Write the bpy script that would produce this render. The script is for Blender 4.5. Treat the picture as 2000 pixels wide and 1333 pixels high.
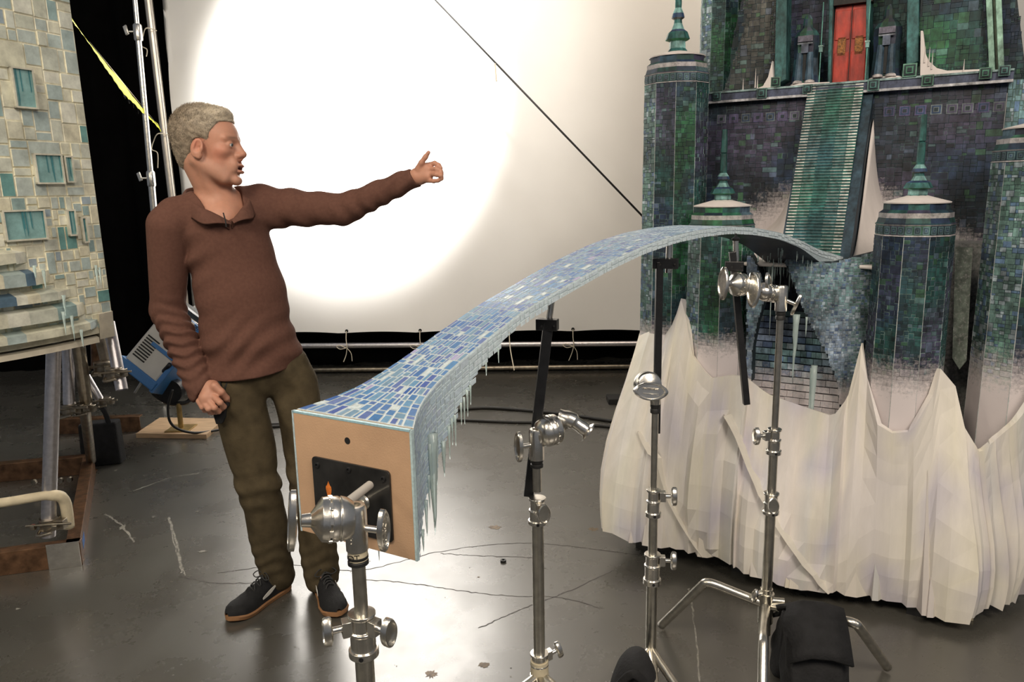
import bpy, bmesh, math, random
import numpy as np
from mathutils import Vector as V, Matrix
R = math.radians
sc = bpy.context.scene
for o in list(bpy.data.objects): bpy.data.objects.remove(o)
COL = sc.collection

# ---------------------------------------------------------------- camera
F = 1500.0; PIT = R(11.3); ROL = R(1.1)
CC = V((0, 0, 1.5))
cd = V((0, math.cos(PIT), -math.sin(PIT)))
u0 = V((0, math.sin(PIT), math.cos(PIT))); r0 = V((1, 0, 0))
cr = math.cos(ROL)*r0 - math.sin(ROL)*u0
cu = math.sin(ROL)*r0 + math.cos(ROL)*u0
cam_d = bpy.data.cameras.new('camera'); cam_d.sensor_width = 36; cam_d.lens = F/2000*36
cam_d.clip_start = .05; cam_d.clip_end = 100
cam = bpy.data.objects.new('camera', cam_d); COL.objects.link(cam)
m = Matrix((cr, cu, -cd)).transposed().to_4x4(); m.translation = CC
cam.matrix_world = m
sc.camera = cam

# ---------------------------------------------------------------- world, lights, exposure
sc.view_settings.view_transform = 'Standard'; sc.view_settings.look = 'None'
sc.view_settings.gamma = 1; sc.view_settings.use_curve_mapping = False
sc.view_settings.exposure = 0.0
w = bpy.data.worlds.new('studio_dark'); sc.world = w; w.use_nodes = True
w.node_tree.nodes['Background'].inputs[0].default_value = (.85, .9, 1, 1)
w.node_tree.nodes['Background'].inputs[1].default_value = .17
def area(name, loc, to, size, power, col, sy=None, spread=180):
    l = bpy.data.lights.new(name, 'AREA'); l.energy = power; l.color = col; l.size = size
    if sy: l.shape = 'RECTANGLE'; l.size_y = sy
    l.spread = R(spread)
    o = bpy.data.objects.new(name, l); COL.objects.link(o); o.location = loc
    o.rotation_euler = (V(to)-V(loc)).to_track_quat('-Z', 'Y').to_euler(); return o
def spot(name, loc, to, ang, blend, power, col, rad=.1):
    l = bpy.data.lights.new(name, 'SPOT'); l.energy = power; l.color = col
    l.spot_size = R(ang); l.spot_blend = blend; l.shadow_soft_size = rad
    o = bpy.data.objects.new(name, l); COL.objects.link(o); o.location = loc
    o.rotation_euler = (V(to)-V(loc)).to_track_quat('-Z', 'Y').to_euler(); return o
area('key_light', (-1.5, -.5, 3.9), (-.4, 2.6, 1.0), 1.2, 100, (1, .87, .70))
area('castle_light', (1.5, -.6, 3.6), (1.1, 2.8, .8), 1.3, 98, (1, .88, .74))
area('left_light', (-3.3, .2, 3.2), (-1.9, 2.9, 1.3), .8, 26, (1, .90, .70))
area('back_wash', (.8, 3.4, 4.6), (1.2, 6.2, 1.6), 1.6, 24, (1, .80, .60), sy=.8, spread=120)
spot('circle_lamp', (-.75, 2.6, 4.6), (-1.17, 6.2, 2.22), 33.2, .80, 10000, (1, .96, .92), .12)

spot('halo_fill', (.4, 2.9, 4.6), (-.75, 6.2, 2.35), 52, 1.0, 620, (1, .94, .88), .3)  # added wide, weak spot that softens the rim of the light circle

# ---------------------------------------------------------------- pixel helpers
def ray(x, y): return cd + (x-1000)/F*cr - (y-666.5)/F*cu
def at(x, y, Y): v = ray(x, y); return CC + v*(Y/v.y)
def atz(x, y, z=0.): v = ray(x, y); return CC + v*((z-1.5)/v.z)
CO = V((1.0, 2.6, 0)); CU = V((.86, -.51, 0)); CV = V((.51, .86, 0))      # the castle's own frame
def cpx(x, y, v):                                                          # photo point -> castle (u, z) on plane v
    n = CV; v_ = ray(x, y); t = (CO+CV*v-CC).dot(n)/v_.dot(n); P = CC+v_*t; q = P-CO
    return q.dot(CU), P.z
def cw(u, v, z): return CO + CU*u + CV*v + V((0, 0, z))

# ---------------------------------------------------------------- materials
def mat(name, col, rough=.5, metal=0., noise=0., nscale=20., bump=0., bscale=80., alpha=1, trans=0., stretch=None, spec=.5, coat=0):
    m = bpy.data.materials.new(name); m.use_nodes = True; nt = m.node_tree; b = nt.nodes['Principled BSDF']
    b.inputs['Roughness'].default_value = rough; b.inputs['Metallic'].default_value = metal
    b.inputs['Specular IOR Level'].default_value = spec
    b.inputs['Coat Weight'].default_value = coat
    b.inputs['Transmission Weight'].default_value = trans
    tc = nt.nodes.new('ShaderNodeTexCoord'); mp = nt.nodes.new('ShaderNodeMapping')
    nt.links.new(tc.outputs['Object'], mp.inputs[0])
    if stretch: mp.inputs['Scale'].default_value = stretch
    n = nt.nodes.new('ShaderNodeTexNoise'); n.inputs['Scale'].default_value = nscale; n.inputs['Detail'].default_value = 5
    nt.links.new(mp.outputs[0], n.inputs[0])
    r = nt.nodes.new('ShaderNodeMapRange'); r.inputs[1].default_value = .3; r.inputs[2].default_value = .7
    r.inputs[3].default_value = 1-noise; r.inputs[4].default_value = 1+noise
    nt.links.new(n.outputs[0], r.inputs[0])
    x = nt.nodes.new('ShaderNodeVectorMath'); x.operation = 'SCALE'; x.inputs[0].default_value = col[:3]
    nt.links.new(r.outputs[0], x.inputs['Scale']); nt.links.new(x.outputs[0], b.inputs['Base Color'])
    if bump:
        n2 = nt.nodes.new('ShaderNodeTexNoise'); n2.inputs['Scale'].default_value = bscale; n2.inputs['Detail'].default_value = 4
        nt.links.new(mp.outputs[0], n2.inputs[0])
        bp = nt.nodes.new('ShaderNodeBump'); bp.inputs['Strength'].default_value = bump; bp.inputs['Distance'].default_value = .004
        nt.links.new(n2.outputs[0], bp.inputs['Height']); nt.links.new(bp.outputs[0], b.inputs['Normal'])
    return m
def paint(name, rough=.6, noise=.35, nscale=60, bump=.3, snow=True, spec=.4, stretch=(1, 1, 1), sharp=.5, big=False):
    """painted plaster: colour attribute times brush noise, alpha = how much snow has been dusted on"""
    m = bpy.data.materials.new(name); m.use_nodes = True; nt = m.node_tree; b = nt.nodes['Principled BSDF']; L = nt.links.new
    b.inputs['Roughness'].default_value = rough; b.inputs['Specular IOR Level'].default_value = spec
    at_ = nt.nodes.new('ShaderNodeAttribute'); at_.attribute_name = 'Col'
    tc = nt.nodes.new('ShaderNodeTexCoord'); mp = nt.nodes.new('ShaderNodeMapping'); L(tc.outputs['Object'], mp.inputs[0])
    mp.inputs['Scale'].default_value = stretch
    n = nt.nodes.new('ShaderNodeTexNoise'); n.inputs['Scale'].default_value = nscale; n.inputs['Detail'].default_value = 8
    n.inputs['Roughness'].default_value = .65
    L(mp.outputs[0], n.inputs[0])
    r = nt.nodes.new('ShaderNodeMapRange'); r.inputs[1].default_value = .3; r.inputs[2].default_value = .7
    r.inputs[3].default_value = 1-noise; r.inputs[4].default_value = 1+noise*1.3; L(n.outputs[0], r.inputs[0])
    x = nt.nodes.new('ShaderNodeVectorMath'); x.operation = 'SCALE'; L(at_.outputs['Color'], x.inputs[0]); L(r.outputs[0], x.inputs['Scale'])
    last = x.outputs[0]
    if big:
        nb = nt.nodes.new('ShaderNodeTexNoise'); nb.inputs['Scale'].default_value = 9; nb.inputs['Detail'].default_value = 7; nb.inputs['Roughness'].default_value = .7; L(mp.outputs[0], nb.inputs[0])
        rb = nt.nodes.new('ShaderNodeMapRange'); rb.inputs[1].default_value = .35; rb.inputs[2].default_value = .68; rb.inputs[3].default_value = .45; rb.inputs[4].default_value = 1.6; L(nb.outputs[0], rb.inputs[0])
        xb = nt.nodes.new('ShaderNodeVectorMath'); xb.operation = 'SCALE'; L(last, xb.inputs[0]); L(rb.outputs[0], xb.inputs['Scale']); last = xb.outputs[0]
    if snow:
        n2 = nt.nodes.new('ShaderNodeTexNoise'); n2.inputs['Scale'].default_value = 90; n2.inputs['Detail'].default_value = 6; n2.inputs['Roughness'].default_value = .75
        L(tc.outputs['Object'], n2.inputs[0])
        ad = nt.nodes.new('ShaderNodeMath'); ad.operation = 'ADD'; L(at_.outputs['Alpha'], ad.inputs[0]); L(n2.outputs[0], ad.inputs[1])
        mr = nt.nodes.new('ShaderNodeMapRange'); mr.inputs[1].default_value = 1-sharp*.6; mr.inputs[2].default_value = 1+sharp*.6; L(ad.outputs[0], mr.inputs[0])
        mx = nt.nodes.new('ShaderNodeMix'); mx.data_type = 'RGBA'; L(mr.outputs[0], mx.inputs[0]); L(last, mx.inputs[6])
        mx.inputs[7].default_value = (.66, .60, .60, 1); last = mx.outputs[2]
    L(last, b.inputs['Base Color'])
    bp = nt.nodes.new('ShaderNodeBump'); bp.inputs['Strength'].default_value = bump; bp.inputs['Distance'].default_value = .003
    L(n.outputs[0], bp.inputs['Height']); L(bp.outputs[0], b.inputs['Normal'])
    return m
M = {}
M['steel'] = mat('brushed_steel', (.60, .57, .50), .30, 1, .15, 40, .1, 300)
M['chrome'] = mat('cast_chrome', (.74, .71, .65), .26, 1, .12, 30, .15, 60)
M['alu'] = mat('aluminium_tube', (.62, .60, .62), .36, 1, .12, 60, .1, 200)
M['oldsteel'] = mat('worn_steel', (.34, .30, .24), .36, 1, .3, 30, .2, 90)
M['rust'] = mat('brown_rusted_steel', (.16, .085, .045), .4, .55, .5, 25, .3, 60)
M['black'] = mat('black_paint', (.012, .012, .013), .38, 0, .3, 40, .1, 200)
M['blackcloth'] = mat('black_cordura', (.009, .009, .010), .85, 0, .4, 30, .5, 120)
M['rubber'] = mat('black_rubber', (.012, .012, .012), .55, 0, .2)
M['curtain'] = mat('black_velour', (.0022, .0021, .0022), .95, 0, .3, 5, spec=.05)
M['screen'] = mat('white_muslin', (.80, .79, .76), .9, 0, .03, 2, .15, 3, spec=.1)
M['cord'] = mat('white_cotton_cord', (.62, .56, .44), .9)
M['pole'] = mat('cream_frame_tube', (.72, .66, .58), .3, .75, .1, 10)
M['mdf'] = mat('brown_fibreboard', (.52, .33, .20), .75, 0, .08, 12, .1, 300)
M['ply'] = mat('plywood', (.50, .34, .20), .6, 0, .18, 10, .1, 60, stretch=(1, 6, 6))
M['brass'] = mat('brass_yellow_tube', (.42, .30, .12), .35, .8, .2, 40)
M['plate'] = mat('scuffed_black_plate', (.035, .034, .033), .33, .5, .5, 14, .15, 40, coat=.3)
M['orange'] = mat('orange_paint_smear', (.65, .18, .03), .5, 0, .4, 90)
M['shirt'] = mat('brown_knit', (.125, .060, .044), .92, 0, .10, 90, .35, 500, spec=.15)
M['trouser'] = mat('olive_corduroy', (.078, .060, .034), .9, 0, .22, 25, .35, 300, spec=.15)
M['shoe'] = mat('black_mesh_fabric', (.010, .010, .011), .8, 0, .3, 60, .5, 500)
M['lace'] = mat('dark_grey_lace', (.035, .035, .035), .8)
M['gum'] = mat('gum_rubber', (.34, .17, .075), .6, 0, .1)
M['white'] = mat('white_leather', (.75, .72, .66), .5)
M['red'] = mat('red_lacquer', (.42, .035, .018), .5, 0, .45, 30, .3, 80, stretch=(1, 1, .4))
M['gold'] = mat('dull_gold_paint', (.26, .10, .02), .5, .2, .6, 120, .6, 150)
M['silver'] = mat('silver_enamel', (.50, .49, .46), .42, .15, .06, 10)
M['blue'] = mat('blue_enamel', (.035, .15, .38), .42, 0, .08, 10)
M['glass'] = mat('dark_lens_glass', (.03, .04, .05), .08)
M['tape'] = mat('yellow_caution_tape', (.55, .58, .03), .5, 0, .15, 30)
M['masking'] = mat('cream_masking_tape', (.62, .54, .38), .7, 0, .12, 25, .2, 60)
M['ink'] = mat('black_ink', (.008, .008, .008), .7)
M['redp'] = mat('red_dip', (.6, .03, .02), .5)
M['bluep'] = mat('blue_paint', (.03, .12, .36), .6)
M['white_board'] = mat('raw_white_board', (.60, .55, .44), .8, 0, .12, 20, .1, 60)
M['cable'] = mat('cable_black', (.014, .013, .012), .5)
M['washer'] = mat('washer_black', (.01, .01, .01), .4)
M['darkvoid'] = mat('dark_recess', (.010, .012, .012), .8)
M['stone'] = paint('painted_castle_stone', noise=.55, nscale=45, big=True, stretch=(1, 1, .6))
M['mosaic'] = paint('painted_bridge_mosaic', rough=.35, noise=.18, nscale=120, bump=.12, snow=False, spec=.5)
M['pale'] = paint('painted_pale_stone', rough=.5, noise=.28, nscale=16, bump=.12, snow=False)
M['snow'] = paint('painted_snow_plaster', rough=.7, noise=.06, nscale=9, bump=.12, snow=False, stretch=(3, 3, .35))
M['eyew'] = mat('eye_white', (.62, .58, .54), .15)
M['iris'] = mat('iris_grey', (.09, .12, .13), .15)
def icem():
    m = mat('clear_resin_ice', (.80, .94, .92), .15, trans=.62, bump=.3, bscale=60)
    m.node_tree.nodes['Principled BSDF'].inputs['IOR'].default_value = 1.35; return m
M['ice'] = icem()
def skinm():
    m = paint('skin', rough=.5, noise=.05, nscale=60, bump=.18, snow=False, spec=.35)
    b = m.node_tree.nodes['Principled BSDF']; b.inputs['Subsurface Weight'].default_value = .12
    b.inputs['Subsurface Radius'].default_value = (.02, .006, .003); b.inputs['Subsurface Scale'].default_value = .5; return m
M['skin'] = skinm()
M['hair'] = paint('grey_hair', rough=.6, noise=.3, nscale=200, bump=.4, snow=False, spec=.3)
def floorm():
    m = bpy.data.materials.new('polished_concrete'); m.use_nodes = True; nt = m.node_tree; b = nt.nodes['Principled BSDF']; L = nt.links.new
    tc = nt.nodes.new('ShaderNodeTexCoord')
    def noise(s, d=6, rg=.6):
        n = nt.nodes.new('ShaderNodeTexNoise'); n.inputs['Scale'].default_value = s; n.inputs['Detail'].default_value = d
        n.inputs['Roughness'].default_value = rg; L(tc.outputs['Object'], n.inputs[0]); return n.outputs[0]
    def ramp(src, a, bb, c0, c1):
        r = nt.nodes.new('ShaderNodeMapRange'); r.inputs[1].default_value = a; r.inputs[2].default_value = bb
        r.inputs[3].default_value = c0; r.inputs[4].default_value = c1; L(src, r.inputs[0]); return r.outputs[0]
    mx = nt.nodes.new('ShaderNodeMix'); mx.data_type = 'RGBA'; L(ramp(noise(1.1), .35, .65, 0, 1), mx.inputs[0])
    mx.inputs[6].default_value = (.060, .057, .048, 1); mx.inputs[7].default_value = (.084, .080, .069, 1)
    m2 = nt.nodes.new('ShaderNodeMix'); m2.data_type = 'RGBA'; L(ramp(noise(7, 9, .7), .62, .85, 0, .25), m2.inputs[0])
    L(mx.outputs[2], m2.inputs[6]); m2.inputs[7].default_value = (.18, .165, .14, 1)
    m3 = nt.nodes.new('ShaderNodeMix'); m3.data_type = 'RGBA'; L(ramp(noise(26, 9, .8), .68, .90, 0, .4), m3.inputs[0])
    L(m2.outputs[2], m3.inputs[6]); m3.inputs[7].default_value = (.26, .24, .21, 1)
    L(m3.outputs[2], b.inputs['Base Color'])
    L(ramp(noise(3.5, 8, .65), .3, .7, .22, .34), b.inputs['Roughness'])
    b.inputs['IOR'].default_value = 1.6; b.inputs['Specular IOR Level'].default_value = 1.0
    bp = nt.nodes.new('ShaderNodeBump'); bp.inputs['Strength'].default_value = .05; bp.inputs['Distance'].default_value = .002
    L(noise(9, 4), bp.inputs['Height']); L(bp.outputs[0], b.inputs['Normal']); return m
M['floor'] = floorm()
M['crack'] = mat('crack_filler', (.055, .047, .042), .6, 0, .3, 60)
M['scuff'] = mat('pale_scuff', (.22, .21, .18), .6, 0, .5, 60)
M['stain'] = mat('brown_stain', (.16, .11, .06), .5, 0, .5, 60)

# ---------------------------------------------------------------- mesh builder
class MB:
    def __init__(s): s.v = []; s.f = []; s.c = []; s.mi = []; s.cur = (1, 1, 1, 0)
    def q(s, *idx, c=None, m=0): s.f.append(idx); s.c.append(c or s.cur); s.mi.append(m)
    def pts(s, ps): n = len(s.v); s.v += [tuple(p) for p in ps]; return n
    def poly(s, ps, c=None, m=0): n = s.pts(ps); s.q(*range(n, n+len(ps)), c=c, m=m)
    def box(s, o, ax, ay, az, c=None, m=0):
        """o = centre; ax ay az = half-extent vectors"""
        o, ax, ay, az = V(o), V(ax), V(ay), V(az)
        n = s.pts([o+ax*i+ay*j+az*k for i in (-1, 1) for j in (-1, 1) for k in (-1, 1)])
        fs = [(0, 1, 3, 2), (4, 6, 7, 5), (0, 4, 5, 1), (2, 3, 7, 6), (0, 2, 6, 4), (1, 5, 7, 3)]
        if ax.cross(ay).dot(az) < 0: fs = [f[::-1] for f in fs]
        for f in fs: s.q(*[n+i for i in f], c=c, m=m)
    def tube(s, ps, r, n=14, c=None, cap=True, m=0, sx=1.0, up=None):
        ps = [V(p) for p in ps]; k = len(ps); rr = r if hasattr(r, '__len__') else [r]*k
        base = len(s.v); pn = None
        for i, p in enumerate(ps):
            t = (ps[min(i+1, k-1)]-ps[max(i-1, 0)]).normalized()
            if pn is None:
                a = V(up) if up else (V((0, 0, 1)) if abs(t.z) < .9 else V((1, 0, 0)))
                x = (a - t*a.dot(t)).normalized()
            else: x = (pn - t*pn.dot(t)).normalized()
            pn = x; y = t.cross(x)
            for j in range(n):
                an = 2*math.pi*j/n; s.v.append(tuple(p+(x*math.cos(an)+y*math.sin(an)*sx)*rr[i]))
        for i in range(k-1):
            for j in range(n):
                a = base+i*n+j; b = base+i*n+(j+1) % n; s.q(a, b, b+n, a+n, c=c, m=m)
        if cap: s.q(*[base+j for j in range(n)][::-1], c=c, m=m); s.q(*[base+(k-1)*n+j for j in range(n)], c=c, m=m)
    def cyl(s, a, b, r, r2=None, n=24, c=None, m=0): s.tube([a, b], [r, r if r2 is None else r2], n, c, m=m)
    def lathe(s, o, ax, prof, n=28, c=None, sx=1.0, up=None, cols=None):
        """prof = (distance along axis, radius)"""
        o, ax = V(o), V(ax).normalized(); a = V(up) if up else (V((0, 0, 1)) if abs(ax.z) < .9 else V((1, 0, 0)))
        x = (a-ax*a.dot(ax)).normalized(); y = ax.cross(x); base = len(s.v)
        for h, r in prof:
            for j in range(n):
                an = 2*math.pi*(j+.5)/n; s.v.append(tuple(o+ax*h+(x*math.cos(an)+y*math.sin(an)*sx)*r))
        for i in range(len(prof)-1):
            for j in range(n):
                p = base+i*n+j; q_ = base+i*n+(j+1) % n
                cc = cols(i, j) if cols else c
                s.q(p, q_, q_+n, p+n, c=cc)
        cc = cols(0, 0) if cols else c
        s.q(*[base+j for j in range(n)][::-1], c=cc); s.q(*[base+(len(prof)-1)*n+j for j in range(n)], c=cc)
    def prism(s, poly, d, c=None, m=0):
        """poly = 3D points of the front outline, d = extrusion vector"""
        d = V(d); n = s.pts(poly); k = len(poly); s.pts([V(p)+d for p in poly])
        s.q(*[n+i for i in range(k)], c=c, m=m); s.q(*[n+k+i for i in range(k)][::-1], c=c, m=m)
        for i in range(k): j = (i+1) % k; s.q(n+i, n+k+i, n+k+j, n+j, c=c, m=m)
    def build(s, name, mats, parent=None, smooth=False, bevel=0., fix=True):
        me = bpy.data.meshes.new(name); me.from_pydata(s.v, [], s.f)
        for m_ in (mats if isinstance(mats, (list, tuple)) else [mats]): me.materials.append(m_)
        me.polygons.foreach_set('material_index', s.mi)
        ca = me.color_attributes.new('Col', 'FLOAT_COLOR', 'CORNER')
        arr = np.repeat(np.array(s.c, dtype=np.float32), [len(f) for f in s.f], axis=0); ca.data.foreach_set('color', arr.ravel())
        if fix:
            bm = bmesh.new(); bm.from_mesh(me); bmesh.ops.recalc_face_normals(bm, faces=bm.faces); bm.to_mesh(me); bm.free()
        if smooth:
            me.polygons.foreach_set('use_smooth', [True]*len(me.polygons))
            if smooth != 'all': me.set_sharp_from_angle(angle=R(38))
        me.update()
        o = bpy.data.objects.new(name, me); COL.objects.link(o)
        if bevel:
            bv = o.modifiers.new('bevel', 'BEVEL'); bv.width = bevel; bv.segments = 2; bv.limit_method = 'ANGLE'; bv.angle_limit = R(40)
        if parent: adopt(o, parent)
        return o
def adopt(o, parent):
    o.parent = parent
    if parent.parent is None: o.matrix_parent_inverse = parent.matrix_basis.inverted()
def thing(name, loc, label, cat, group=None):
    o = bpy.data.objects.new(name, None); COL.objects.link(o); o.location = loc; o.empty_display_size = .05
    return tag(o, label, cat, group)
def tag(o, label, cat, group=None, kind=None):
    o['label'] = label; o['category'] = cat
    if group: o['group'] = group
    if kind: o['kind'] = kind
    return o
def bez(ps, n=8):
    """Catmull-Rom through points"""
    ps = [V(p) for p in ps]; out = []
    for i in range(len(ps)-1):
        p0 = ps[max(i-1, 0)]; p1 = ps[i]; p2 = ps[i+1]; p3 = ps[min(i+2, len(ps)-1)]
        for k in range(n):
            t = k/n; out.append(.5*((2*p1)+(p2-p0)*t+(2*p0-5*p1+4*p2-p3)*t*t+(3*p1-p0-3*p2+p3)*t**3))
    return out+[ps[-1]]
def interp(x, xs, ys): return float(np.interp(x, xs, ys))
def text(s, size, loc, xdir, ydir, mat_, parent, name='lettering', depth=.0006):
    """real letters turned into a mesh so nothing depends on a font object"""
    cu_ = bpy.data.curves.new(name, 'FONT'); cu_.body = s; cu_.size = size; cu_.extrude = depth; cu_.align_x = 'CENTER'; cu_.align_y = 'CENTER'
    t = bpy.data.objects.new(name, cu_); COL.objects.link(t); dg = bpy.context.evaluated_depsgraph_get()
    me = bpy.data.meshes.new_from_object(t.evaluated_get(dg)); bpy.data.objects.remove(t)
    x = V(xdir).normalized(); y = V(ydir); y = (y-x*y.dot(x)).normalized(); z = x.cross(y)
    mm = Matrix((x, y, z)).transposed().to_4x4(); mm.translation = V(loc); me.transform(mm)
    me.materials.clear(); me.materials.append(mat_)
    o = bpy.data.objects.new(name, me); COL.objects.link(o)
    if parent: adopt(o, parent)
    return o

# ---------------------------------------------------------------- block relief
def split(x0, y0, x1, y1, rng, mn, mx, asp=1.6):
    out = []; st = [(x0, y0, x1, y1)]
    while st:
        a, b, c, d = st.pop(); W = c-a; H = d-b
        cw_ = W > mx*asp or (W > 2*mn*asp and W > H*asp*.7 and rng.random() < .8)
        ch = H > mx or (H > 2*mn and H*asp >= W*.7 and rng.random() < .8)
        if cw_ and (not ch or W/asp > H):
            t = a+W*rng.uniform(.3, .7); st += [(a, b, t, d), (t, b, c, d)]
        elif ch:
            t = b+H*rng.uniform(.3, .7); st += [(a, b, c, t), (a, t, c, d)]
        else: out.append((a, b, c, d))
    return out
def relief(mb, rects, f, colf, edge, gap=.0012, h=(.001, .003), rng=random, bev=.0008, sub=0):
    """one raised block per rectangle, on the surface f(s,t,height)"""
    for (a, b, c, d) in rects:
        g = gap*.5
        if c-a < 3*g or d-b < 3*g: continue
        hh = rng.uniform(*h); col = colf((a+c)/2, (b+d)/2)
        ec = edge((a+c)/2, (b+d)/2) if callable(edge) else edge
        k = max(1, int((c-a)/sub)) if sub else 1
        bev_ = bev
        if len(col) > 3 and col[3] > .55: g = 0; hh = h[0]; bev_ = 0
        for i in range(k):
            p = a+g+(c-a-2*g)*i/k; q_ = a+g+(c-a-2*g)*(i+1)/k
            e0 = bev_ if i == 0 else 0; e1 = bev_ if i == k-1 else 0
            n = mb.pts([f(p, b+g, 0), f(q_, b+g, 0), f(q_, d-g, 0), f(p, d-g, 0),
                        f(p+e0, b+g+bev_, hh), f(q_-e1, b+g+bev_, hh), f(q_-e1, d-g-bev_, hh), f(p+e0, d-g-bev_, hh)])
            mb.q(n+4, n+5, n+6, n+7, c=col); mb.q(n, n+1, n+5, n+4, c=ec); mb.q(n+2, n+3, n+7, n+6, c=ec)
            if i == k-1: mb.q(n+1, n+2, n+6, n+5, c=ec)
            if i == 0: mb.q(n+3, n, n+4, n+7, c=ec)
def sm(x, a, b): t = min(1, max(0, (x-a)/(b-a))); return t*t*(3-2*t)
def lerp(a, b, t): return tuple(x+(y-x)*t for x, y in zip(a, b))
def wob(x, y, s=1.): return .5+.25*(math.sin(x*s*2.1+1.3*math.sin(y*s*1.7+1))+math.sin(y*s*2.7+1.9*math.sin(x*s*1.3+2)))
def icicle(mb, top, L_, r, c=None, n=7, rng=random):
    top = V(top); ps = []; rr = []
    for i in range(6):
        t = i/5; ps.append(top+V((rng.uniform(-1, 1)*r*.12*t, rng.uniform(-1, 1)*r*.12*t, -L_*t))); rr.append(r*(1-t)**.8*rng.uniform(.85, 1.15)+.0004)
    mb.tube(ps, rr, n, c)
# ================================================================ the setting
def structure(mb, name, mt, **k): o = mb.build(name, mt, **k); o['kind'] = 'structure'; return o
mb = MB(); mb.box((0, 2.5, -.05), (7, 0, 0), (0, 6.5, 0), (0, 0, .05)); floor = structure(mb, 'floor', M['floor'])
rng = random.Random(3)
def ribbon(mb, ps, wd, z=.0006, jit=.004):
    pr = None
    for i, p in enumerate(ps):
        t = (ps[min(i+1, len(ps)-1)]-ps[max(i-1, 0)]); t.z = 0; t.normalize(); nrm = V((-t.y, t.x, 0))
        wv = wd*rng.uniform(.5, 1.3); o = nrm*rng.uniform(-jit, jit)
        a = mb.pts([V((p.x, p.y, z))+o+nrm*wv, V((p.x, p.y, z))+o-nrm*wv])
        if pr is not None: mb.q(pr, pr+1, a+1, a)
        pr = a
cracks = [[(425, 1120), (560, 1105), (700, 1115), (860, 1078), (1000, 1062), (1100, 1066), (1250, 1085)],
          [(700, 1132), (800, 1140), (900, 1155), (1000, 1165), (1090, 1168), (1180, 1190)],
          [(935, 1228), (1020, 1190), (1100, 1160), (1200, 1115)], [(860, 1082), (930, 1086), (1040, 1090)],
          [(330, 1010), (340, 1060), (352, 1100), (362, 1125)], [(1345, 1150), (1355, 1210), (1368, 1333)], [(350, 1125), (430, 1140), (560, 1135)]]
for i, c in enumerate(cracks):
    mb = MB(); ribbon(mb, bez([atz(x, y) for x, y in c], 14), .0022 if i < 4 or i == 6 else .003)
    o = mb.build('crack', M['crack'] if i not in (4, 5) else M['scuff'], floor, fix=False)
def blot(x, y, rx, ry, mt, name, z=.0008):
    mb = MB(); c = atz(x, y); k = 26; ps = []
    for j in range(k):
        a = 2*math.pi*j/k; q_ = rng.uniform(.55, 1.15); ps.append(V((c.x+rx*math.cos(a)*q_, c.y+ry*math.sin(a)*q_, z)))
    n = mb.pts([V((c.x, c.y, z))]+ps)
    for j in range(k): mb.q(n, n+1+j, n+1+(j+1) % k)
    mb.build(name, mt, floor, fix=False)
for x, y, rx, ry in [(967, 1031, .030, .022), (1160, 1035, .026, .02), (842, 1318, .022, .02), (945, 1300, .02, .016), (935, 1128, .006, .004)]: blot(x, y, rx, ry, M['stain'], 'stain')
for x, y, rx, ry in [(35, 1190, .012, .006), (300, 1010, .01, .012), (240, 1030, .012, .03), (395, 1078, .02, .01), (385, 1000, .006, .01), (150, 1303, .012, .005), (225, 920, .01, .02), (500, 1230, .02, .006)]: blot(x, y, rx, ry, M['scuff'], 'scuff')
for i in range(60):
    x, y = rng.uniform(180, 1180), rng.uniform(800, 1330); blot(x, y, rng.uniform(.001, .005), rng.uniform(.001, .004), M['scuff'] if i % 3 else M['crack'], 'speck')
# long pale scrapes left of the man
for c in [[(205, 1005), (235, 1025), (262, 1060)], [(330, 1012), (345, 1060), (355, 1120)], [(260, 960), (330, 935), (390, 925)]]:
    mb = MB(); ribbon(mb, bez([atz(x, y) for x, y in c], 12), .0045, .0007, .004); mb.build('scrape', M['scuff'], floor, fix=False)

# black curtain along the back: folded cloth
mb = MB(); n = 0; xs = np.linspace(-6, 6.5, 420)
for i, x in enumerate(xs):
    y = 6.62+.05*math.sin(x*9)+.03*math.sin(x*23+1); mb.pts([(x, y, .0), (x, y+.02, 5.6)])
    if i: a = 2*i-2; mb.q(a, a+2, a+3, a+1)
o = mb.build('black_curtain', M['curtain'], smooth='all', fix=False)
tag(o, 'black velour curtain hanging to the floor behind the white backdrop', 'curtain')

# white backdrop, slightly turned, on its tube frame
BL = V((-2.62, 6.16, 0)); BR = V((4.6, 5.72, 0)); bdir = (BR-BL).normalized(); bn = V((bdir.y, -bdir.x, 0))
zb = .375
root = thing('backdrop_screen', (BL+BR)/2, 'huge white cloth screen with a bright round pool of light, laced into a tube frame', 'backdrop')
mb = MB(); nx, nz = 160, 60; Lb = (BR-BL).length
for j in range(nz+1):
    for i in range(nx+1):
        s = i/nx; t = j/nz; e = .012*math.sin(s*40+t*5)*(1-t)*.5+.010*math.exp(-s*30)*math.sin(t*40)
        sag = .012*abs(math.sin(s*Lb/.62*math.pi))
        p = BL+bdir*(Lb*s+(.05+.02*math.sin(t*26) if i == 0 else 0))+bn*e; mb.v.append((p.x, p.y, zb+(1-t)**8*sag+t*4.4))
for j in range(nz):
    for i in range(nx): a = j*(nx+1)+i; mb.q(a, a+1, a+nx+2, a+nx+1)
mb.build('screen_cloth', M['screen'], root, smooth='all', fix=False)
pl_top = at(290, 0, 6.12); pl_bot = at(338, 400, 6.12)
dz = (pl_top-pl_bot)/(pl_top.z-pl_bot.z)
mb = MB(); mb.cyl(pl_bot-dz*(pl_bot.z-.27), pl_bot+dz*(4.6-pl_bot.z), .030); mb.build('side_pole', M['pole'], root, smooth=True)
pz = .275
mb = MB(); mb.cyl(BL+bn*.0+V((0, 0, pz)), BR+V((0, 0, pz)), .0225); mb.build('bottom_pipe', M['alu'], root, smooth=True)
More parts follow.
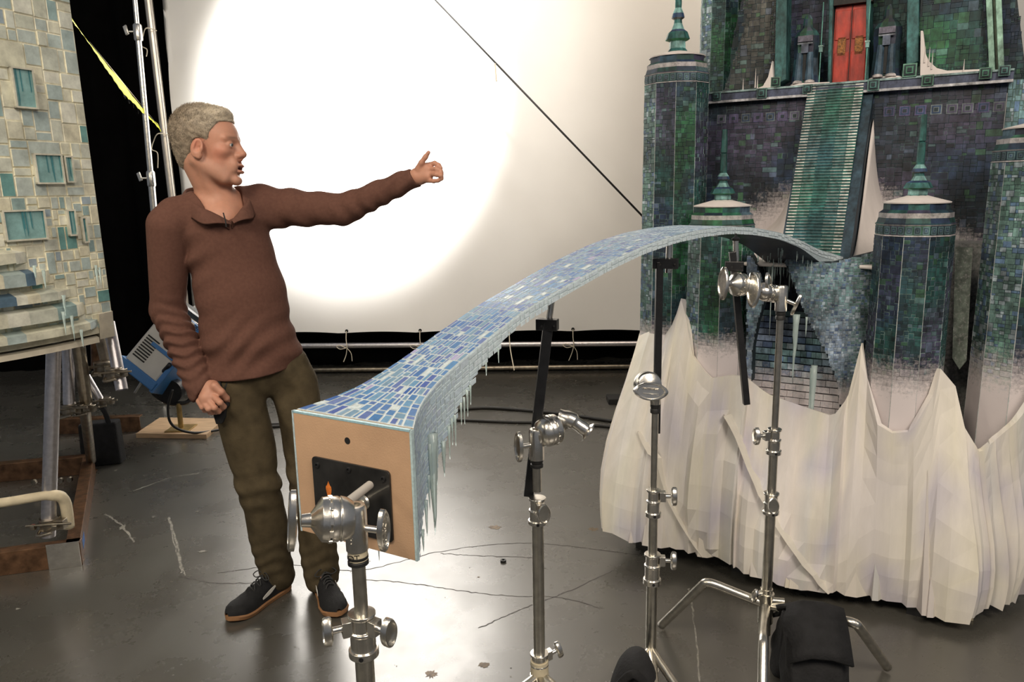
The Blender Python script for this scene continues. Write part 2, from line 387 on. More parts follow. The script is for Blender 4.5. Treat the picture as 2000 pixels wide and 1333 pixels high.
for px in (672, 819, 1119, 1420):
    P = at(px, 645, 5.96 if px > 900 else 6.0)
    s = (V((P.x, P.y, 0))-BL).dot(bdir); P = BL+bdir*s+bn*.02
    z0 = zb+.02
    mb = MB(); mb.tube(bez([P+V((0, 0, z0)), P+V((0, 0, z0-.06))+bn*.02, P+V((.005, 0, pz))+bn*.03, P+V((-.01, 0, pz-.07))+bn*.01, P+V((-.035, 0, pz-.13))+bn*.01]), .0035, 6)
    mb.tube(bez([P+V((.005, 0, pz-.01))+bn*.035, P+V((.03, 0, pz-.06))+bn*.01, P+V((.035, 0, pz-.125))+bn*.01]), .003, 6)
    mb.tube(bez([P+V((.0, 0, pz-.01))+bn*.035, P+V((-.05, 0, pz+.01))+bn*.03, P+V((-.08, 0, pz-.0))+bn*.02, P+V((-.05, 0, pz-.02))+bn*.03, P+V((0, 0, pz-.01))+bn*.035]), .003, 6)
    mb.build('tie_cord', M['cord'], root, smooth='all')
    mb = MB(); mb.lathe(P+V((0, 0, z0))-bn*.012, bn, [(0, .013), (.003, .013), (.003, .007), (0, .007)], 16); mb.build('grommet', M['ink'], root, smooth=True)
for py, flip in ((60, 1), (264, -1)):
    a = at(279 if flip > 0 else 300, py+12, 6.05); b = at(306 if flip > 0 else 331, py, 6.08)
    mb = MB(); mb.tube(bez([b, (a+b)/2+V((0, -.05, .03)), a, a+V((-.02, 0, -.06)), a+V((.02, 0, -.09)), a+V((.01, 0, -.14 if flip > 0 else -.2))]), .004, 6)
    mb.build('tie_cord', M['cord'], root, smooth='all')
# pipe lying along the curtain foot
o = MB(); o.cyl((-2.6, 6.30, .035), (4.5, 6.05, .035), .022); o = o.build('floor_pipe', M['oldsteel'], smooth=True)
tag(o, 'thin steel pipe lying along the foot of the black curtain', 'pipe')
# rope across the screen
a = at(850, 0, 5.5); b = at(1262, 430, 5.1)
d_ = a-b; mb = MB(); mb.cyl(a+d_*.25, b-d_*.12, .0068, n=8); o = mb.build('guy_rope', M['cable'], smooth='all')
tag(o, 'thin black rope running diagonally down across the white screen', 'rope')
mb = MB(); p = at(967, 124, 5.35); mb.tube(bez([p, p+V((.002, 0, -.04)), p+V((.006, 0, -.115))]), .0050, 6, up=None); o = mb.build('cord_end', M['cord'], smooth='all')
tag(o, 'short pale cord end hanging from the diagonal rope', 'cord')

# light stand beside the screen's left pole
ls = at(285, 230, 5.6)
def zat(px, py, X): # height of a photo point on a vertical line through X
    v = ray(px, py); t = (X.y-CC.y)/v.y; return CC.z+v.z*t
root = thing('light_stand', (ls.x, ls.y, 0), 'tall slim chrome light stand beside the left edge of the white screen', 'light stand')
top = at(258, -60, 5.6); bot = at(299, 395, 5.6); dd = (bot-top)/(top.z-bot.z)
def L1(z): return top+dd*(top.z-z)
for z0, z1, r in ((4.2, L1(0).z+zat(266, 60, ls), .016), (zat(266, 60, ls), zat(293, 345, ls), .020), (zat(293, 345, ls), .35, .024)):
    z0_ = z0; mb = MB(); mb.cyl(L1(z0_), L1(z1), r); mb.build('tube', M['chrome'], root, smooth=True)
for px, py in ((266, 62), (294, 348)):
    z = zat(px, py, ls); mb = MB(); mb.lathe(L1(z), (0, 0, 1), [(-.06, .026), (-.05, .030), (.04, .030), (.05, .024)]); c_ = mb.build('collar', M['chrome'], root, smooth=True)
    mb = MB(); p = L1(z); mb.cyl(p, p+V((-.06, -.01, .0)), .008); mb.box(p+V((-.075, -.01, .01)), (.012, 0, .006), (0, .006, 0), (-.008, 0, .03)); mb.build('knob', M['chrome'], c_, smooth=True, bevel=.004)
for an in (.5, 2.6, 4.7):
    e = V((ls.x+.42*math.cos(an), ls.y+.42*math.sin(an)*.5, .012)); mb = MB(); mb.cyl(L1(.42), e, .010); mb.build('leg', M['chrome'], root, smooth=True)

# caution tape and the thin line above it
a = at(118, 5, 4.3); b = at(312, 250, 5.95)
mb = MB(); k = 60; nrm = V((.0, -.3, 1)); pr = None
for i in range(k+1):
    t = i/k; p = a.lerp(b, t)+V((0, 0, -.045*math.sin(math.pi*t))); tw = .5+.45*math.sin(t*9); wd = .034*(.7+.4*abs(math.sin(t*13+1)))
    wv = V((0, -math.sin(tw), math.cos(tw)))*wd
    n = mb.pts([p+wv, p-wv+V((0, 0, .004*math.sin(i*2.1)))])
    if pr is not None: mb.q(pr, pr+1, n+1, n)
    pr = n
tape = mb.build('caution_tape', M['tape'], smooth='all', fix=False)
sl = tape.modifiers.new('s', 'SOLIDIFY'); sl.thickness = .0006
tag(tape, 'yellow caution tape strung slantwise against the black curtain', 'tape')
for ch, px, py in (('N', 243, 187), ('O', 252, 198), ('I', 261, 207), ('T', 270, 218), ('U', 297, 234)):
    q_ = at(px, py, 5.2); t = max(.0, min(1, (q_.x-a.x)/(b.x-a.x))); p = at(px, py, a.lerp(b, (px-118)/194).y-.05)
    text(ch, .05, p, (b-a).normalized(), (0, -.2, 1), M['ink'], tape)
mb = MB(); mb.cyl(at(175, 82, 4.8), at(308, 245, 5.9), .0025, n=6); o = mb.build('guy_line', M['oldsteel'], smooth='all'); tag(o, 'thin grey line running above the yellow tape', 'line')

# cables on the floor
def cable(name, pts, r, label, cat='cable', up=0):
    mb = MB(); mb.tube(bez([atz(x, y, r)+V((0, 0, up)) for x, y in pts], 10), r, 8); o = mb.build(name, M['cable'], smooth='all'); return tag(o, label, cat)
cable('power_cable', [(520, 830), (700, 822), (860, 806), (940, 797), (1040, 803), (1120, 812), (1215, 826)], .011, 'thick black cable curving across the floor toward the castle, the farther of two')
cable('power_cable', [(440, 838), (640, 828), (800, 820), (900, 821), (1000, 825), (1100, 827), (1215, 836)], .009, 'black cable lying straighter on the floor, the nearer of two')
mb = MB(); mb.box(atz(1225, 780, .02), (.14, 0, 0), (0, .07, 0), (0, 0, .02)); o = mb.build('floor_mat', M['rubber'], bevel=.004); tag(o, 'small black rubber mat on the floor by the castle edge', 'mat')
mb = MB(); mb.lathe(atz(983, 1098, 0), (0, 0, 1), [(0, .012), (.009, .012), (.009, .006), (.001, .006)], 20); o = mb.build('washer', M['washer'], smooth=True); tag(o, 'small black rubber washer lying on the bare floor', 'washer')

# ================================================================ film lamp
def build_lamp():
    base = atz(345, 842, 0); root = thing('film_lamp', (base.x, base.y, 0), 'silver and blue film lamp tilted upward on a brass stub and plywood board', 'lamp')
    mb = MB(); P = [atz(266, 856, .0), atz(404, 858, .0), atz(440, 826, .0), atz(313, 824, .0)]
    mb.prism([p for p in P], (0, 0, .03)); mb.build('plywood_board', M['ply'], root, bevel=.002)
    c = atz(354, 838, .03)
    mb = MB(); mb.box(c+V((0, 0, .004)), (.075, 0, 0), (0, .075, 0), (0, 0, .004)); mb.build('base_plate', M['brass'], root, bevel=.002)
    mb = MB(); mb.cyl(c, c+V((0, 0, .17)), .016); mb.build('stub_tube', M['brass'], root, smooth=True)
    # head: a box body tilted up to the right, long axis = A, width = B, height = H
    hc = at(333, 680, 4.75)
    A = V((.62, .25, .74)).normalized(); B = V((.80, -.18, -.56)); B = (B-A*B.dot(A)).normalized(); H = A.cross(B)
    if H.y > 0: H = -H
    def bx(mb, o, a, b, h, sa, sb, sh): mb.box(hc+A*a+B*b+H*h, A*sa, B*sb, H*sh)
    mb = MB(); bx(mb, 0, .02, 0, 0, .22, .125, .14); mb.build('housing', M['silver'], root, bevel=.012)
    mb = MB(); bx(mb, 0, -.215, 0, 0, .03, .145, .16); mb.build('rear_frame', M['blue'], root, bevel=.008)
    mb = MB(); bx(mb, 0, -.14, .14, 0, .115, .016, .15); bx(mb, 0, .0, .135, 0, .02, .012, .146); mb.build('lower_rail', M['blue'], root, bevel=.006)
    mb = MB()
    for k in range(2): bx(mb, 0, -.02+k*.09, .035, .142, .012, .085, .004)
    mb.build('side_band', M['blue'], root, bevel=.002)
    mb = MB()
    for k in range(9): bx(mb, 0, -.14+.018*k, -.055, .142, .004, .045, .003)
    mb.build('vent', M['ink'], root)
    mb = MB(); bx(mb, 0, .20, .02, .0, .035, .13, .155); fr = mb.build('front_ring', M['blue'], root, bevel=.01)
    mb = MB(); mb.lathe(hc+A*.20, A, [(0, .12), (.07, .125), (.08, .11), (.07, .0)], 32); mb.build('lens', M['glass'], root, smooth=True)
    mb = MB(); bx(mb, 0, .205, .02, .158, .026, .07, .003); mb.build('name_plate', M['white'], fr)
    text('ARRI', .042, at(381, 645, 4.52), V((.45, -.1, .55)), V((-.6, 0, .5)), M['ink'], fr)
    # yoke and cable
    mb = MB(); y0 = c+V((0, 0, .17)); mb.tube(bez([hc+B*.13+H*.16-A*.05, y0+V((-.12, -.08, .12)), y0+V((-.06, -.02, .01)), y0, y0+V((.06, .02, .01)), y0+V((.12, .08, .12)), hc+B*.13-H*.16-A*.05]), .014, 8); mb.build('yoke', M['black'], root, smooth='all')
    mb = MB(); mb.lathe(y0+V((-.02, -.03, .09)), (0, 1, 0), [(-.03, .06), (-.03, .075), (.03, .075), (.03, .06)], 24); mb.build('tilt_lock', M['black'], root, smooth=True)
    cb = at(337, 762, 4.5); mb = MB(); mb.tube(bez([cb, at(328, 800, 4.5), at(338, 832, 4.52), atz(380, 846, .04), atz(440, 838, .012)]), .008, 8); mb.build('cable', M['cable'], root, smooth='all')
build_lamp()

# ================================================================ left set piece: pale stone tower on pipe legs
E0 = V((-1.64, 3.12)); G = V((-.60, -.80))            # the face recedes to the right; E0 = right end at the base
LW = .95; ZB = .955; ZT = 2.62
def face(s, z, h=0.):                               # s from the right end (0) to the left; gently convex
    p = E0+G*s; bulge = .10*math.sin(math.pi*min(1, s/LW)); nrm = V((.80, -.60)); tp = .02*(z-ZB)
    q_ = p+nrm*(bulge+h) + G*tp*0.6; return V((q_.x, q_.y, z))
def build_left():
    rng = random.Random(11)
    root = thing('pale_tower_model', face(.4, ZB).xy.to_3d(), 'tall cream and pale teal stone-block tower model raised on metal pipe legs', 'scale model')
    pale = [(.62, .61, .49), (.54, .56, .48), (.46, .52, .49), (.38, .46, .45), (.27, .38, .38), (.14, .30, .29), (.30, .37, .42), (.66, .66, .57), (.64, .61, .47)]
    wts = [6, 5, 4, 3, 1.6, .8, 1.6, 4, 4]
    mb = MB(); ns, nz = 20, 30
    for j in range(nz+1):
        for i in range(ns+1): mb.v.append(tuple(face(LW*i/ns, ZB+(ZT-ZB)*j/nz)))
    for j in range(nz):
        for i in range(ns): a = j*(ns+1)+i; mb.q(a, a+1, a+ns+2, a+ns+1, c=(.60, .58, .46, 0))
    rects = split(0, 1.50, LW, ZT, rng, .045, .17, .9)+split(0, ZB+.02, LW, 1.50, rng, .03, .10, .9)
    def colf(s, z):
        teal = .35*sm(z, 1.7, 2.3)
        c = rng.choices(pale, wts)[0]; c = lerp(c, (.30, .42, .42), teal*rng.random()); return (*c, 0)
    relief(mb, rects, lambda s, t, h: face(s, t, h), colf, (.76, .73, .58, 0), .0035, (.0005, .008), rng, .002, .06)
    mb.build('stone_face', M['pale'], root, fix=True)
    # deep framed windows with teal glass, rows of ledges with fringe
    for (s, z, a, b) in [(.19, 1.60, .055, .055), (.11, 1.60, .018, .05), (.31, 1.40, .075, .055), (.13, 1.40, .018, .05), (.08, 1.37, .012, .05), (.24, 1.88, .04, .07)]:
        mb = MB()
        n = mb.pts([face(s-a, z-b, .018), face(s+a, z-b, .018), face(s+a, z+b, .018), face(s-a, z+b, .018)]); mb.q(n, n+1, n+2, n+3, c=(.24, .42, .42, 0))
        for (x0, y0, x1, y1) in [(-a, -b, a, -b+.006), (-a, b-.006, a, b), (-a, -b, -a+.006, b), (a-.006, -b, a, b)]:
            n = mb.pts([face(s+x0, z+y0, .0), face(s+x1, z+y0, .0), face(s+x1, z+y1, .0), face(s+x0, z+y1, .0), face(s+x0, z+y0, .026), face(s+x1, z+y0, .026), face(s+x1, z+y1, .026), face(s+x0, z+y1, .026)])
            for f_ in [(4, 5, 6, 7), (0, 1, 5, 4), (2, 3, 7, 6), (1, 2, 6, 5), (3, 0, 4, 7)]: mb.q(*[n+i for i in f_], c=(.62, .60, .5, 0))
        for k in range(rng.randint(3, 6)):
            x0 = rng.uniform(-a, a*.8); n = mb.pts([face(s+x0, z-b*rng.random(), .0195), face(s+x0+.004, z-b*rng.random(), .0195), face(s+x0+.005, z+b, .0195), face(s+x0, z+b, .0195)]); mb.q(n, n+1, n+2, n+3, c=(.06, .22, .25, 0))
        mb.build('window_niche', M['pale'], root)
    for (s0, s1, z, hgt, d) in [(.42, .80, 1.35, .060, .045), (.32, .85, 1.265, .040, .050), (.24, .85, 1.185, .045, .055), (.17, .9, 1.12, .030, .055), (.12, .92, 1.045, .045, .055), (.07, .93, .985, .028, .055)]:
        mb = MB(); b = s0
        while b < s1:
            a = b; b = min(s1, a+rng.uniform(.025, .09)); da, db = d*sm(a-s0, -.01, .075), d*sm(b-s0, -.01, .075); z0 = z; up_ = .012*sm(s0+.09-a, 0, .09)
            n = mb.pts([face(a, z0, 0), face(b, z0, 0), face(b, z0+hgt+.012, 0), face(a, z0+hgt+.012, 0), face(a, z0+up_, da), face(b, z0, db), face(b, z0+hgt, db), face(a, z0+hgt, da)])
            c = (*rng.choices([pale[0], pale[1], pale[7], pale[8], pale[3], pale[4], (.10, .17, .24)], [4, 3, 4, 4, 2, 1, .8])[0], 0)
            for f_ in [(4, 5, 6, 7), (0, 1, 5, 4), (2, 3, 7, 6), (1, 2, 6, 5), (3, 0, 4, 7)]: mb.q(*[n+i for i in f_], c=c)
        mb.build('ledge', M['pale'], root)
    for (s, z, L_, r) in [(.66, 1.16, .42, .022), (.22, 1.06, .10, .006), (.25, 1.08, .09, .006), (.19, 1.0, .07, .006), (.30, 1.24, .07, .006), (.33, 1.26, .05, .006), (.06, 1.23, .09, .005), (.045, 1.22, .07, .004), (.24, 1.14, .08, .006)]:
        mb = MB(); icicle(mb, face(s, z, .085 if s > .1 else .03), L_, r, rng=rng); mb.build('icicle', M['ice'], root, smooth='all')
    # underside board and back
    mb = MB(); ps = [face(s, ZB-.03, .03) for s in np.linspace(.09, LW, 12)]; back = [V((p.x-.28, p.y+.35, p.z)) for p in reversed(ps)]
    mb.prism(ps+back, (0, 0, .02)); mb.build('base_board', M['white_board'], root)
    mb = MB(); bk = V((-.45, .40, 0))
    q4 = [face(0, ZB, -.003), face(0, ZT, -.003), face(LW, ZT, -.003), face(LW, ZB, -.003)]; mb.prism(q4, bk); mb.build('rear_body', M['white_board'], root)
    mb = MB(); mb.prism([face(0, ZB-.025, .0), face(.07, ZB-.025, .0), face(.07, ZB+.08, .02), face(0, ZB+.08, .01)], V((-.05, .05, 0))); mb.build('corner_block', M['white_board'], root)
    # pipe legs (seen from the photo, left to right)
    def pipe(p, q_, r=.024, m_='alu'):
        mb = MB(); p, q_ = V(p), V(q_); t = (q_-p).normalized(); mb.lathe(p, t, [(0, r), ((q_-p).length, r), ((q_-p).length, r*.8), ((q_-p).length-.02, r*.8)], 24)
        return mb.build('pipe_leg', M[m_], root, smooth=True)
    pipe(at(106, 655, 2.93), at(94, 1048, 2.86), .027)
    pipe(at(132, 650, 3.35), at(135, 800, 3.3), .024); pipe(at(150, 650, 3.25), at(170, 800, 3.35), .027, 'oldsteel')
    pipe(at(168, 735, 3.4), at(200, 790, 3.4), .018); pipe(at(212, 630, 3.18), at(238, 762, 3.10), .024); pipe(at(190, 640, 3.4), at(215, 740, 3.4), .022, 'oldsteel'); pipe(at(185, 640, 3.6), at(187, 720, 3.6), .02, 'rust')
    pipe(at(165, 795, 3.42), atz(178, 900, .10), .024, 'oldsteel')
    def clamp(px, py, Y, s=1.):
        c = at(px, py, Y); mb = MB()
        mb.lathe(c-V((0, 0, .022*s)), (0, 0, 1), [(0, .030*s), (0, .036*s), (.044*s, .036*s), (.044*s, .030*s)], 20)
        mb.box(c+V((.045*s, -.01, 0)), (.018*s, 0, 0), (0, .016*s, 0), (0, 0, .018*s)); mb.cyl(c+V((-.07*s, -.035*s, .004)), c+V((.10*s, -.035*s, .012*s)), .005*s, n=10)
        mb.cyl(c+V((.03*s, -.035*s, 0)), c+V((.05*s, -.035*s, 0)), .012*s, n=6); mb.cyl(c+V((-.035*s, -.035*s, .0)), c+V((-.05*s, -.035*s, -.002)), .011*s, n=6)
        mb.tube(bez([c+V((-.03*s, -.02, -.02*s)), c+V((-.02*s, -.05*s, -.03*s)), c+V((.03*s, -.045*s, -.02*s))]), .007*s, 8)
        return mb.build('pipe_clamp', M['oldsteel'], root, smooth=True, bevel=.001)
    cl = clamp(98, 1022, 2.86, 1.05); clamp(136, 798, 3.3); clamp(166, 797, 3.32, .8); clamp(200, 716, 3.35); clamp(222, 728, 3.1, .9); clamp(205, 783, 3.4, .7); clamp(150, 655, 3.2, .8); clamp(120, 655, 3.0, .8)
    mb = MB(); c = at(62, 1029, 2.83); mb.cyl(c, c+V((.012, 0, .001)), .008, n=12); mb.build('red_bolt_cap', M['redp'], cl)
    # taped cross pipe
    mb = MB(); a, b, c, d = at(-60, 992, 2.70), at(100, 968, 2.86), at(126, 980, 2.90), at(134, 1030, 2.92)
    mb.tube(bez([a, (a+b)/2, b, c, d], 6), [.018]*12+[.022]*13, 14); mb.build('taped_bar', M['masking'], root, smooth='all')
    # steel channel frame on the floor
    def channel(a, b, h=.10, t=.05):
        a, b = V(a), V(b); x = (b-a).normalized(); n_ = V((-x.y, x.x, 0)); mb = MB(); L_ = (b-a).length/2; c = (a+b)/2
        mb.box(c+V((0, 0, h/2)), x*L_, n_*.004, V((0, 0, h/2))); mb.box(c+n_*t/2+V((0, 0, h-.004)), x*L_, n_*t/2, V((0, 0, .004))); mb.box(c+n_*t/2+V((0, 0, .004)), x*L_, n_*t/2, V((0, 0, .004)))
        return mb.build('steel_channel', M['rust'], root, bevel=.002)
    fr = atz(160, 1104, 0); fl = atz(-260, 1160, 0); br = atz(186, 925, 0)
    ch = channel(fl, fr); channel(fr, br); channel(V((fl.x-.3, br.y-.12, 0)), V((br.x, br.y, 0))); channel(V((fl.x-.4, br.y+.72, 0)), V((br.x-.1, br.y+.75, 0)))
    mb = MB(); x = (fr-fl).normalized(); mb.box(fr-x*.06+V((.004, -.008, .055)), x*.06, V((0, .002, 0)), V((0, 0, .055)))
    mb.build('ground_steel_end', M['chrome'], ch, bevel=.001)
    mb = MB(); p = atz(164, 1040, .05); x2 = (br-fr).normalized(); mb.box(fr.lerp(br, .12)+V((.006, -.003, .05)), x2*.05, V((.001, 0, 0)), V((0, 0, .02))); mb.build('blue_paint_mark', M['bluep'], ch)
    for px, py in ((68, 941), (120, 938), (138, 936)):
        mb = MB(); c = atz(px, py, .06); mb.cyl(c, c+V((0, -.015, 0)), .014, n=8); mb.build('bolt', M['oldsteel'], ch)
build_left()
# black tote sandbag on the frame corner
c = atz(197, 912, 0)
root = thing('tote_bag', c, 'small black cloth weight bag with raised loop handle beside the steel frame', 'bag')
mb = MB(); ps = []
P = [c+V((-.10, -.02, .0)), c+V((.10, .03, .0)), c+V((.09, .12, .0)), c+V((-.11, .08, 0))]; T = [p+V((0, .0, .25)) for p in P]; T = [t.lerp(sum(T, V())/4, .06) for t in T]
n = mb.pts(P+T)
for i in range(4): j = (i+1) % 4; mb.q(n+i, n+j, n+4+j, n+4+i)
mb.q(n+3, n+2, n+1, n); mb.q(n+4, n+5, n+6, n+7); mb.build('bag_body', M['blackcloth'], root, bevel=.012)
mb = MB(); mb.tube(bez([c+V((-.05, .0, .22)), c+V((-.04, .02, .32)), c+V((.0, .02, .36)), c+V((.04, .03, .32)), c+V((.065, .03, .22))]), .014, 8, sx=.3); mb.build('handle', M['blackcloth'], root, smooth='all')
# ================================================================ castle model
TEAL, GREEN, NAVY, PURP, DARK = (.022, .085, .080), (.025, .125, .055), (.020, .040, .085), (.070, .062, .110), (.012, .022, .028)
LTEAL, LBLUE, GREY = (.13, .25, .24), (.15, .20, .30), (.10, .10, .09)
WHITE = (.70, .64, .61, 0)
def stonecol(rng, x, y, pal='mix', snow=0.):
    g = wob(x*2.2+3, y*2.2, 2.2); b = wob(x*1.7+9, y*1.9+4, 2.6)
    if pal == 'mix': c = lerp(lerp(NAVY, TEAL, sm(g, .3, .7)), PURP, sm(b, .5, .9)*.8)
    elif pal == 'green': c = lerp(lerp(TEAL, GREEN, sm(g, .35, .65)), NAVY, sm(b, .6, .9)*.8)
    elif pal == 'purple': c = lerp(lerp(PURP, NAVY, sm(g, .3, .75)), DARK, sm(b, .5, .8)*.7)
    elif pal == 'grey': c = lerp(GREY, DARK, sm(g, .4, .9)*.6)
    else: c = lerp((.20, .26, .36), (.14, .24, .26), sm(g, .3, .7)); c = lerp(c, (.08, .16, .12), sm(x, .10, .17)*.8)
    r = rng.random()
    if pal != 'light':
        if r < .045: c = lerp(c, LTEAL, .45)
        elif r < .08: c = lerp(c, LBLUE, .45)
        elif r < .13: c = lerp(c, (.05, .15, .06), .6)
        elif r < .30: c = lerp(c, DARK, .5)
    else:
        if r < .2: c = lerp(c, (.34, .40, .46), .7)
        elif r < .4: c = lerp(c, (.08, .13, .26), .7)
        elif r < .45: c = lerp(c, (.06, .14, .12), .5)
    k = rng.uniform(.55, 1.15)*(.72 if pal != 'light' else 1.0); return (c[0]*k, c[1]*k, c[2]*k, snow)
def edgecol(c, snow=0.): return (c[0]*.6+.09, c[1]*.6+.13, c[2]*.6+.13, snow)
castle = thing('castle_model', CO+CV*.5, 'large dark teal miniature stone castle with red door rising from a white ice cliff', 'scale model')
def tiled(name, poly, vfun, rng, pal, mn=.010, mx=.034, asp=1.6, snow=lambda u, z: 0., parent=None, thick=.05, h=(.0004, .0018), mt='stone', edge=None, back=DARK):
    """a slab in the castle's u-z plane outlined by poly, faced with blocks"""
    mb = MB(); us = [p[0] for p in poly]; zs = [p[1] for p in poly]
    P = [cw(u, vfun(u, z), z) for u, z in poly]; mb.prism(P, CV*thick, c=(*back, snow(sum(us)/len(us), min(zs))*.0))
    n = len(poly)
    def inside(u, z):
        r = False; j = n-1
        for i in range(n):
            (a, b), (c, d) = poly[i], poly[j]
            if (b > z) != (d > z) and u < (c-a)*(z-b)/(d-b)+a: r = not r
            j = i
        return r
    rects = [q for q in split(min(us), min(zs), max(us), max(zs), rng, mn, mx, asp)]
    keep = [q for q in rects if all(inside(x, y) for x, y in ((q[0]+.001, q[1]+.001), (q[2]-.001, q[1]+.001), (q[0]+.001, q[3]-.001), (q[2]-.001, q[3]-.001)))]
    part = [q for q in rects if q not in keep and inside((q[0]+q[2])/2, (q[1]+q[3])/2)]
    for q in part:                                   # edge blocks are split small so that the outline stays true
        k = 3
        for i in range(k):
            for j in range(k):
                a = q[0]+(q[2]-q[0])*i/k; b = q[1]+(q[3]-q[1])*j/k; c = a+(q[2]-q[0])/k; d = b+(q[3]-q[1])/k
                if inside((a+c)/2, (b+d)/2): keep.append((a, b, c, d))
    relief(mb, keep, lambda s, t, hh: cw(s, vfun(s, t)-.0015-hh, t), lambda u, z: stonecol(rng, u, z, pal, snow(u, z)), edge or (lambda u, z: (*rng.choice([(.03, .05, .06), (.04, .07, .08), (.04, .07, .08), (.15, .22, .21), (.09, .10, .15)]), snow(u, z))), .0005, h, rng, .0006)
    return mb.build(name, M[mt], parent or castle)
def tower(u, v, r, z0, zt, rng, pal, snow, spire=.25, mn=.010, mx=.036, taper=.04, ph=.3, lowpal=None):
    N = 10; c0 = cw(u, v, 0); view = V((c0.x, c0.y, 0)).normalized()
    def ringp(k, z, rad): a = 2*math.pi*(k+ph)/N; return V((c0.x+rad*math.cos(a), c0.y+rad*math.sin(a), z))
    zb_ = zt-.105
    def rad(z): return r*(1+taper*(zt-z))
    mb = MB()
    for k in range(N):
        am = 2*math.pi*(k+.5+ph)/N; nrm = V((math.cos(am), math.sin(am), 0))
        w = 2*r*math.sin(math.pi/N)
        for i in range(24):
            za, zc_ = z0+(zb_-z0)*i/24, z0+(zb_-z0)*(i+1)/24
            mb.poly([ringp(k, za, rad(za)), ringp(k+1, za, rad(za)), ringp(k+1, zc_, rad(zc_)), ringp(k, zc_, rad(zc_))], c=(.02, .04, .05, snow(zc_)))
        if nrm.dot(view) > .35: continue
        def f(s, t, h, k=k, nrm=nrm): return ringp(k, t, rad(t)).lerp(ringp(k+1, t, rad(t)), s/w)+nrm*(h+.001)
        p = pal
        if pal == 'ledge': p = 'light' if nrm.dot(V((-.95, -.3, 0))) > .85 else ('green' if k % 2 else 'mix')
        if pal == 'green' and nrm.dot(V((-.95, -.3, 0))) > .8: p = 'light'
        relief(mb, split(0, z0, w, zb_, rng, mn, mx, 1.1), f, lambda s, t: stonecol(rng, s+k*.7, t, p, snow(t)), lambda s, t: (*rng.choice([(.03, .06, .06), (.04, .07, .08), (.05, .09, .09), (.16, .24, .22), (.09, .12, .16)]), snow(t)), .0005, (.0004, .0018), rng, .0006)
        # pale corner bead
        a, b = ringp(k, z0, rad(z0)*1.004), ringp(k, zb_, r*1.004); mb.tube([a, b], .0016, 4, c=(.16, .26, .25, snow(z0)*.5), cap=False)
    body = mb.build('tower', M['stone'], castle)
    mb = MB()
    def ringcol(i, j):
        q = stonecol(rng, j*.3, i*.2+zt, 'mix' if pal != 'green' else 'green', 0)
        if i in (1, 3, 6): q = (*lerp((.30, .28, .28), q, .35), .35)
        return q
    mb.lathe(c0+V((0, 0, zt)), (0, 0, 1), [(-.108, r*1.0), (-.104, r*1.03), (-.100, r*1.0), (-.070, r*1.005), (-.066, r*1.03), (-.062, r*.99), (-.046, r*.95), (-.030, r*.95), (-.020, r*.84), (0, r*.84)], N, cols=ringcol, up=(math.cos(2*math.pi*(ph-.5)/N), math.sin(2*math.pi*(ph-.5)/N), 0))
    # squares with a stepped spiral in the band, three a facet
    for k in range(N):
        am = 2*math.pi*(k+.5+ph)/N; nrm = V((math.cos(am), math.sin(am), 0))
        if nrm.dot(view) > .3: continue
        a, b = ringp(k, zt-.085, r*1.003), ringp(k+1, zt-.085, r*1.003); d = (b-a)
        for j in range(3):
            c = a+d*((j+.5)/3)+nrm*.001; hs = d.length/3*.40; x = d.normalized()*hs; zz = V((0, 0, .0125))
            for q, (cc, hh) in zip((1, .72, .45, .2), (((.07, .12, .13, 0), .0008), ((.02, .04, .05, 0), .0012), ((.07, .11, .13, 0), .0016), ((*NAVY, 0), .002))):
                mb.box(c+nrm*hh/2, x*q, nrm*hh/2, zz*q, c=cc)
    cl = mb.build('crown_ring', M['stone'], body)
    mb = MB(); mb.lathe(c0+V((0, 0, zt)), (0, 0, 1), [(0, r*.86), (.004, r*.87), (.018, r*.45), (.026, r*.22)], 24, c=WHITE); mb.build('snow_cap', M['snow'], body, smooth=True)
    if spire:
        mb = MB(); S = spire/.25
        def sc_(i, j): q = [TEAL, LTEAL, GREEN, TEAL, NAVY, LTEAL, TEAL, (.12, .12, .11), NAVY, LTEAL, TEAL, TEAL, TEAL, TEAL, TEAL][i % 15]; k = rng.uniform(.7, 1.5); return (q[0]*k, q[1]*k, q[2]*k, 0)
        mb.lathe(c0+V((0, 0, zt+.012)), (0, 0, 1), [(0, r*.38), (.014*S, r*.25), (.030*S, r*.24), (.034*S, r*.38), (.050*S, r*.30), (.056*S, r*.20), (.070*S, r*.13), (.078*S, r*.12), (.082*S, r*.20), (.092*S, r*.17), (.104*S, r*.10), (.110*S, r*.105), (.168*S, r*.098), (.170*S, r*.06), (.173*S, r*.098), (.232*S, r*.082), (.25*S, r*.075)], 8, cols=sc_)
        mb.build('spire', M['stone'], body)
    return body
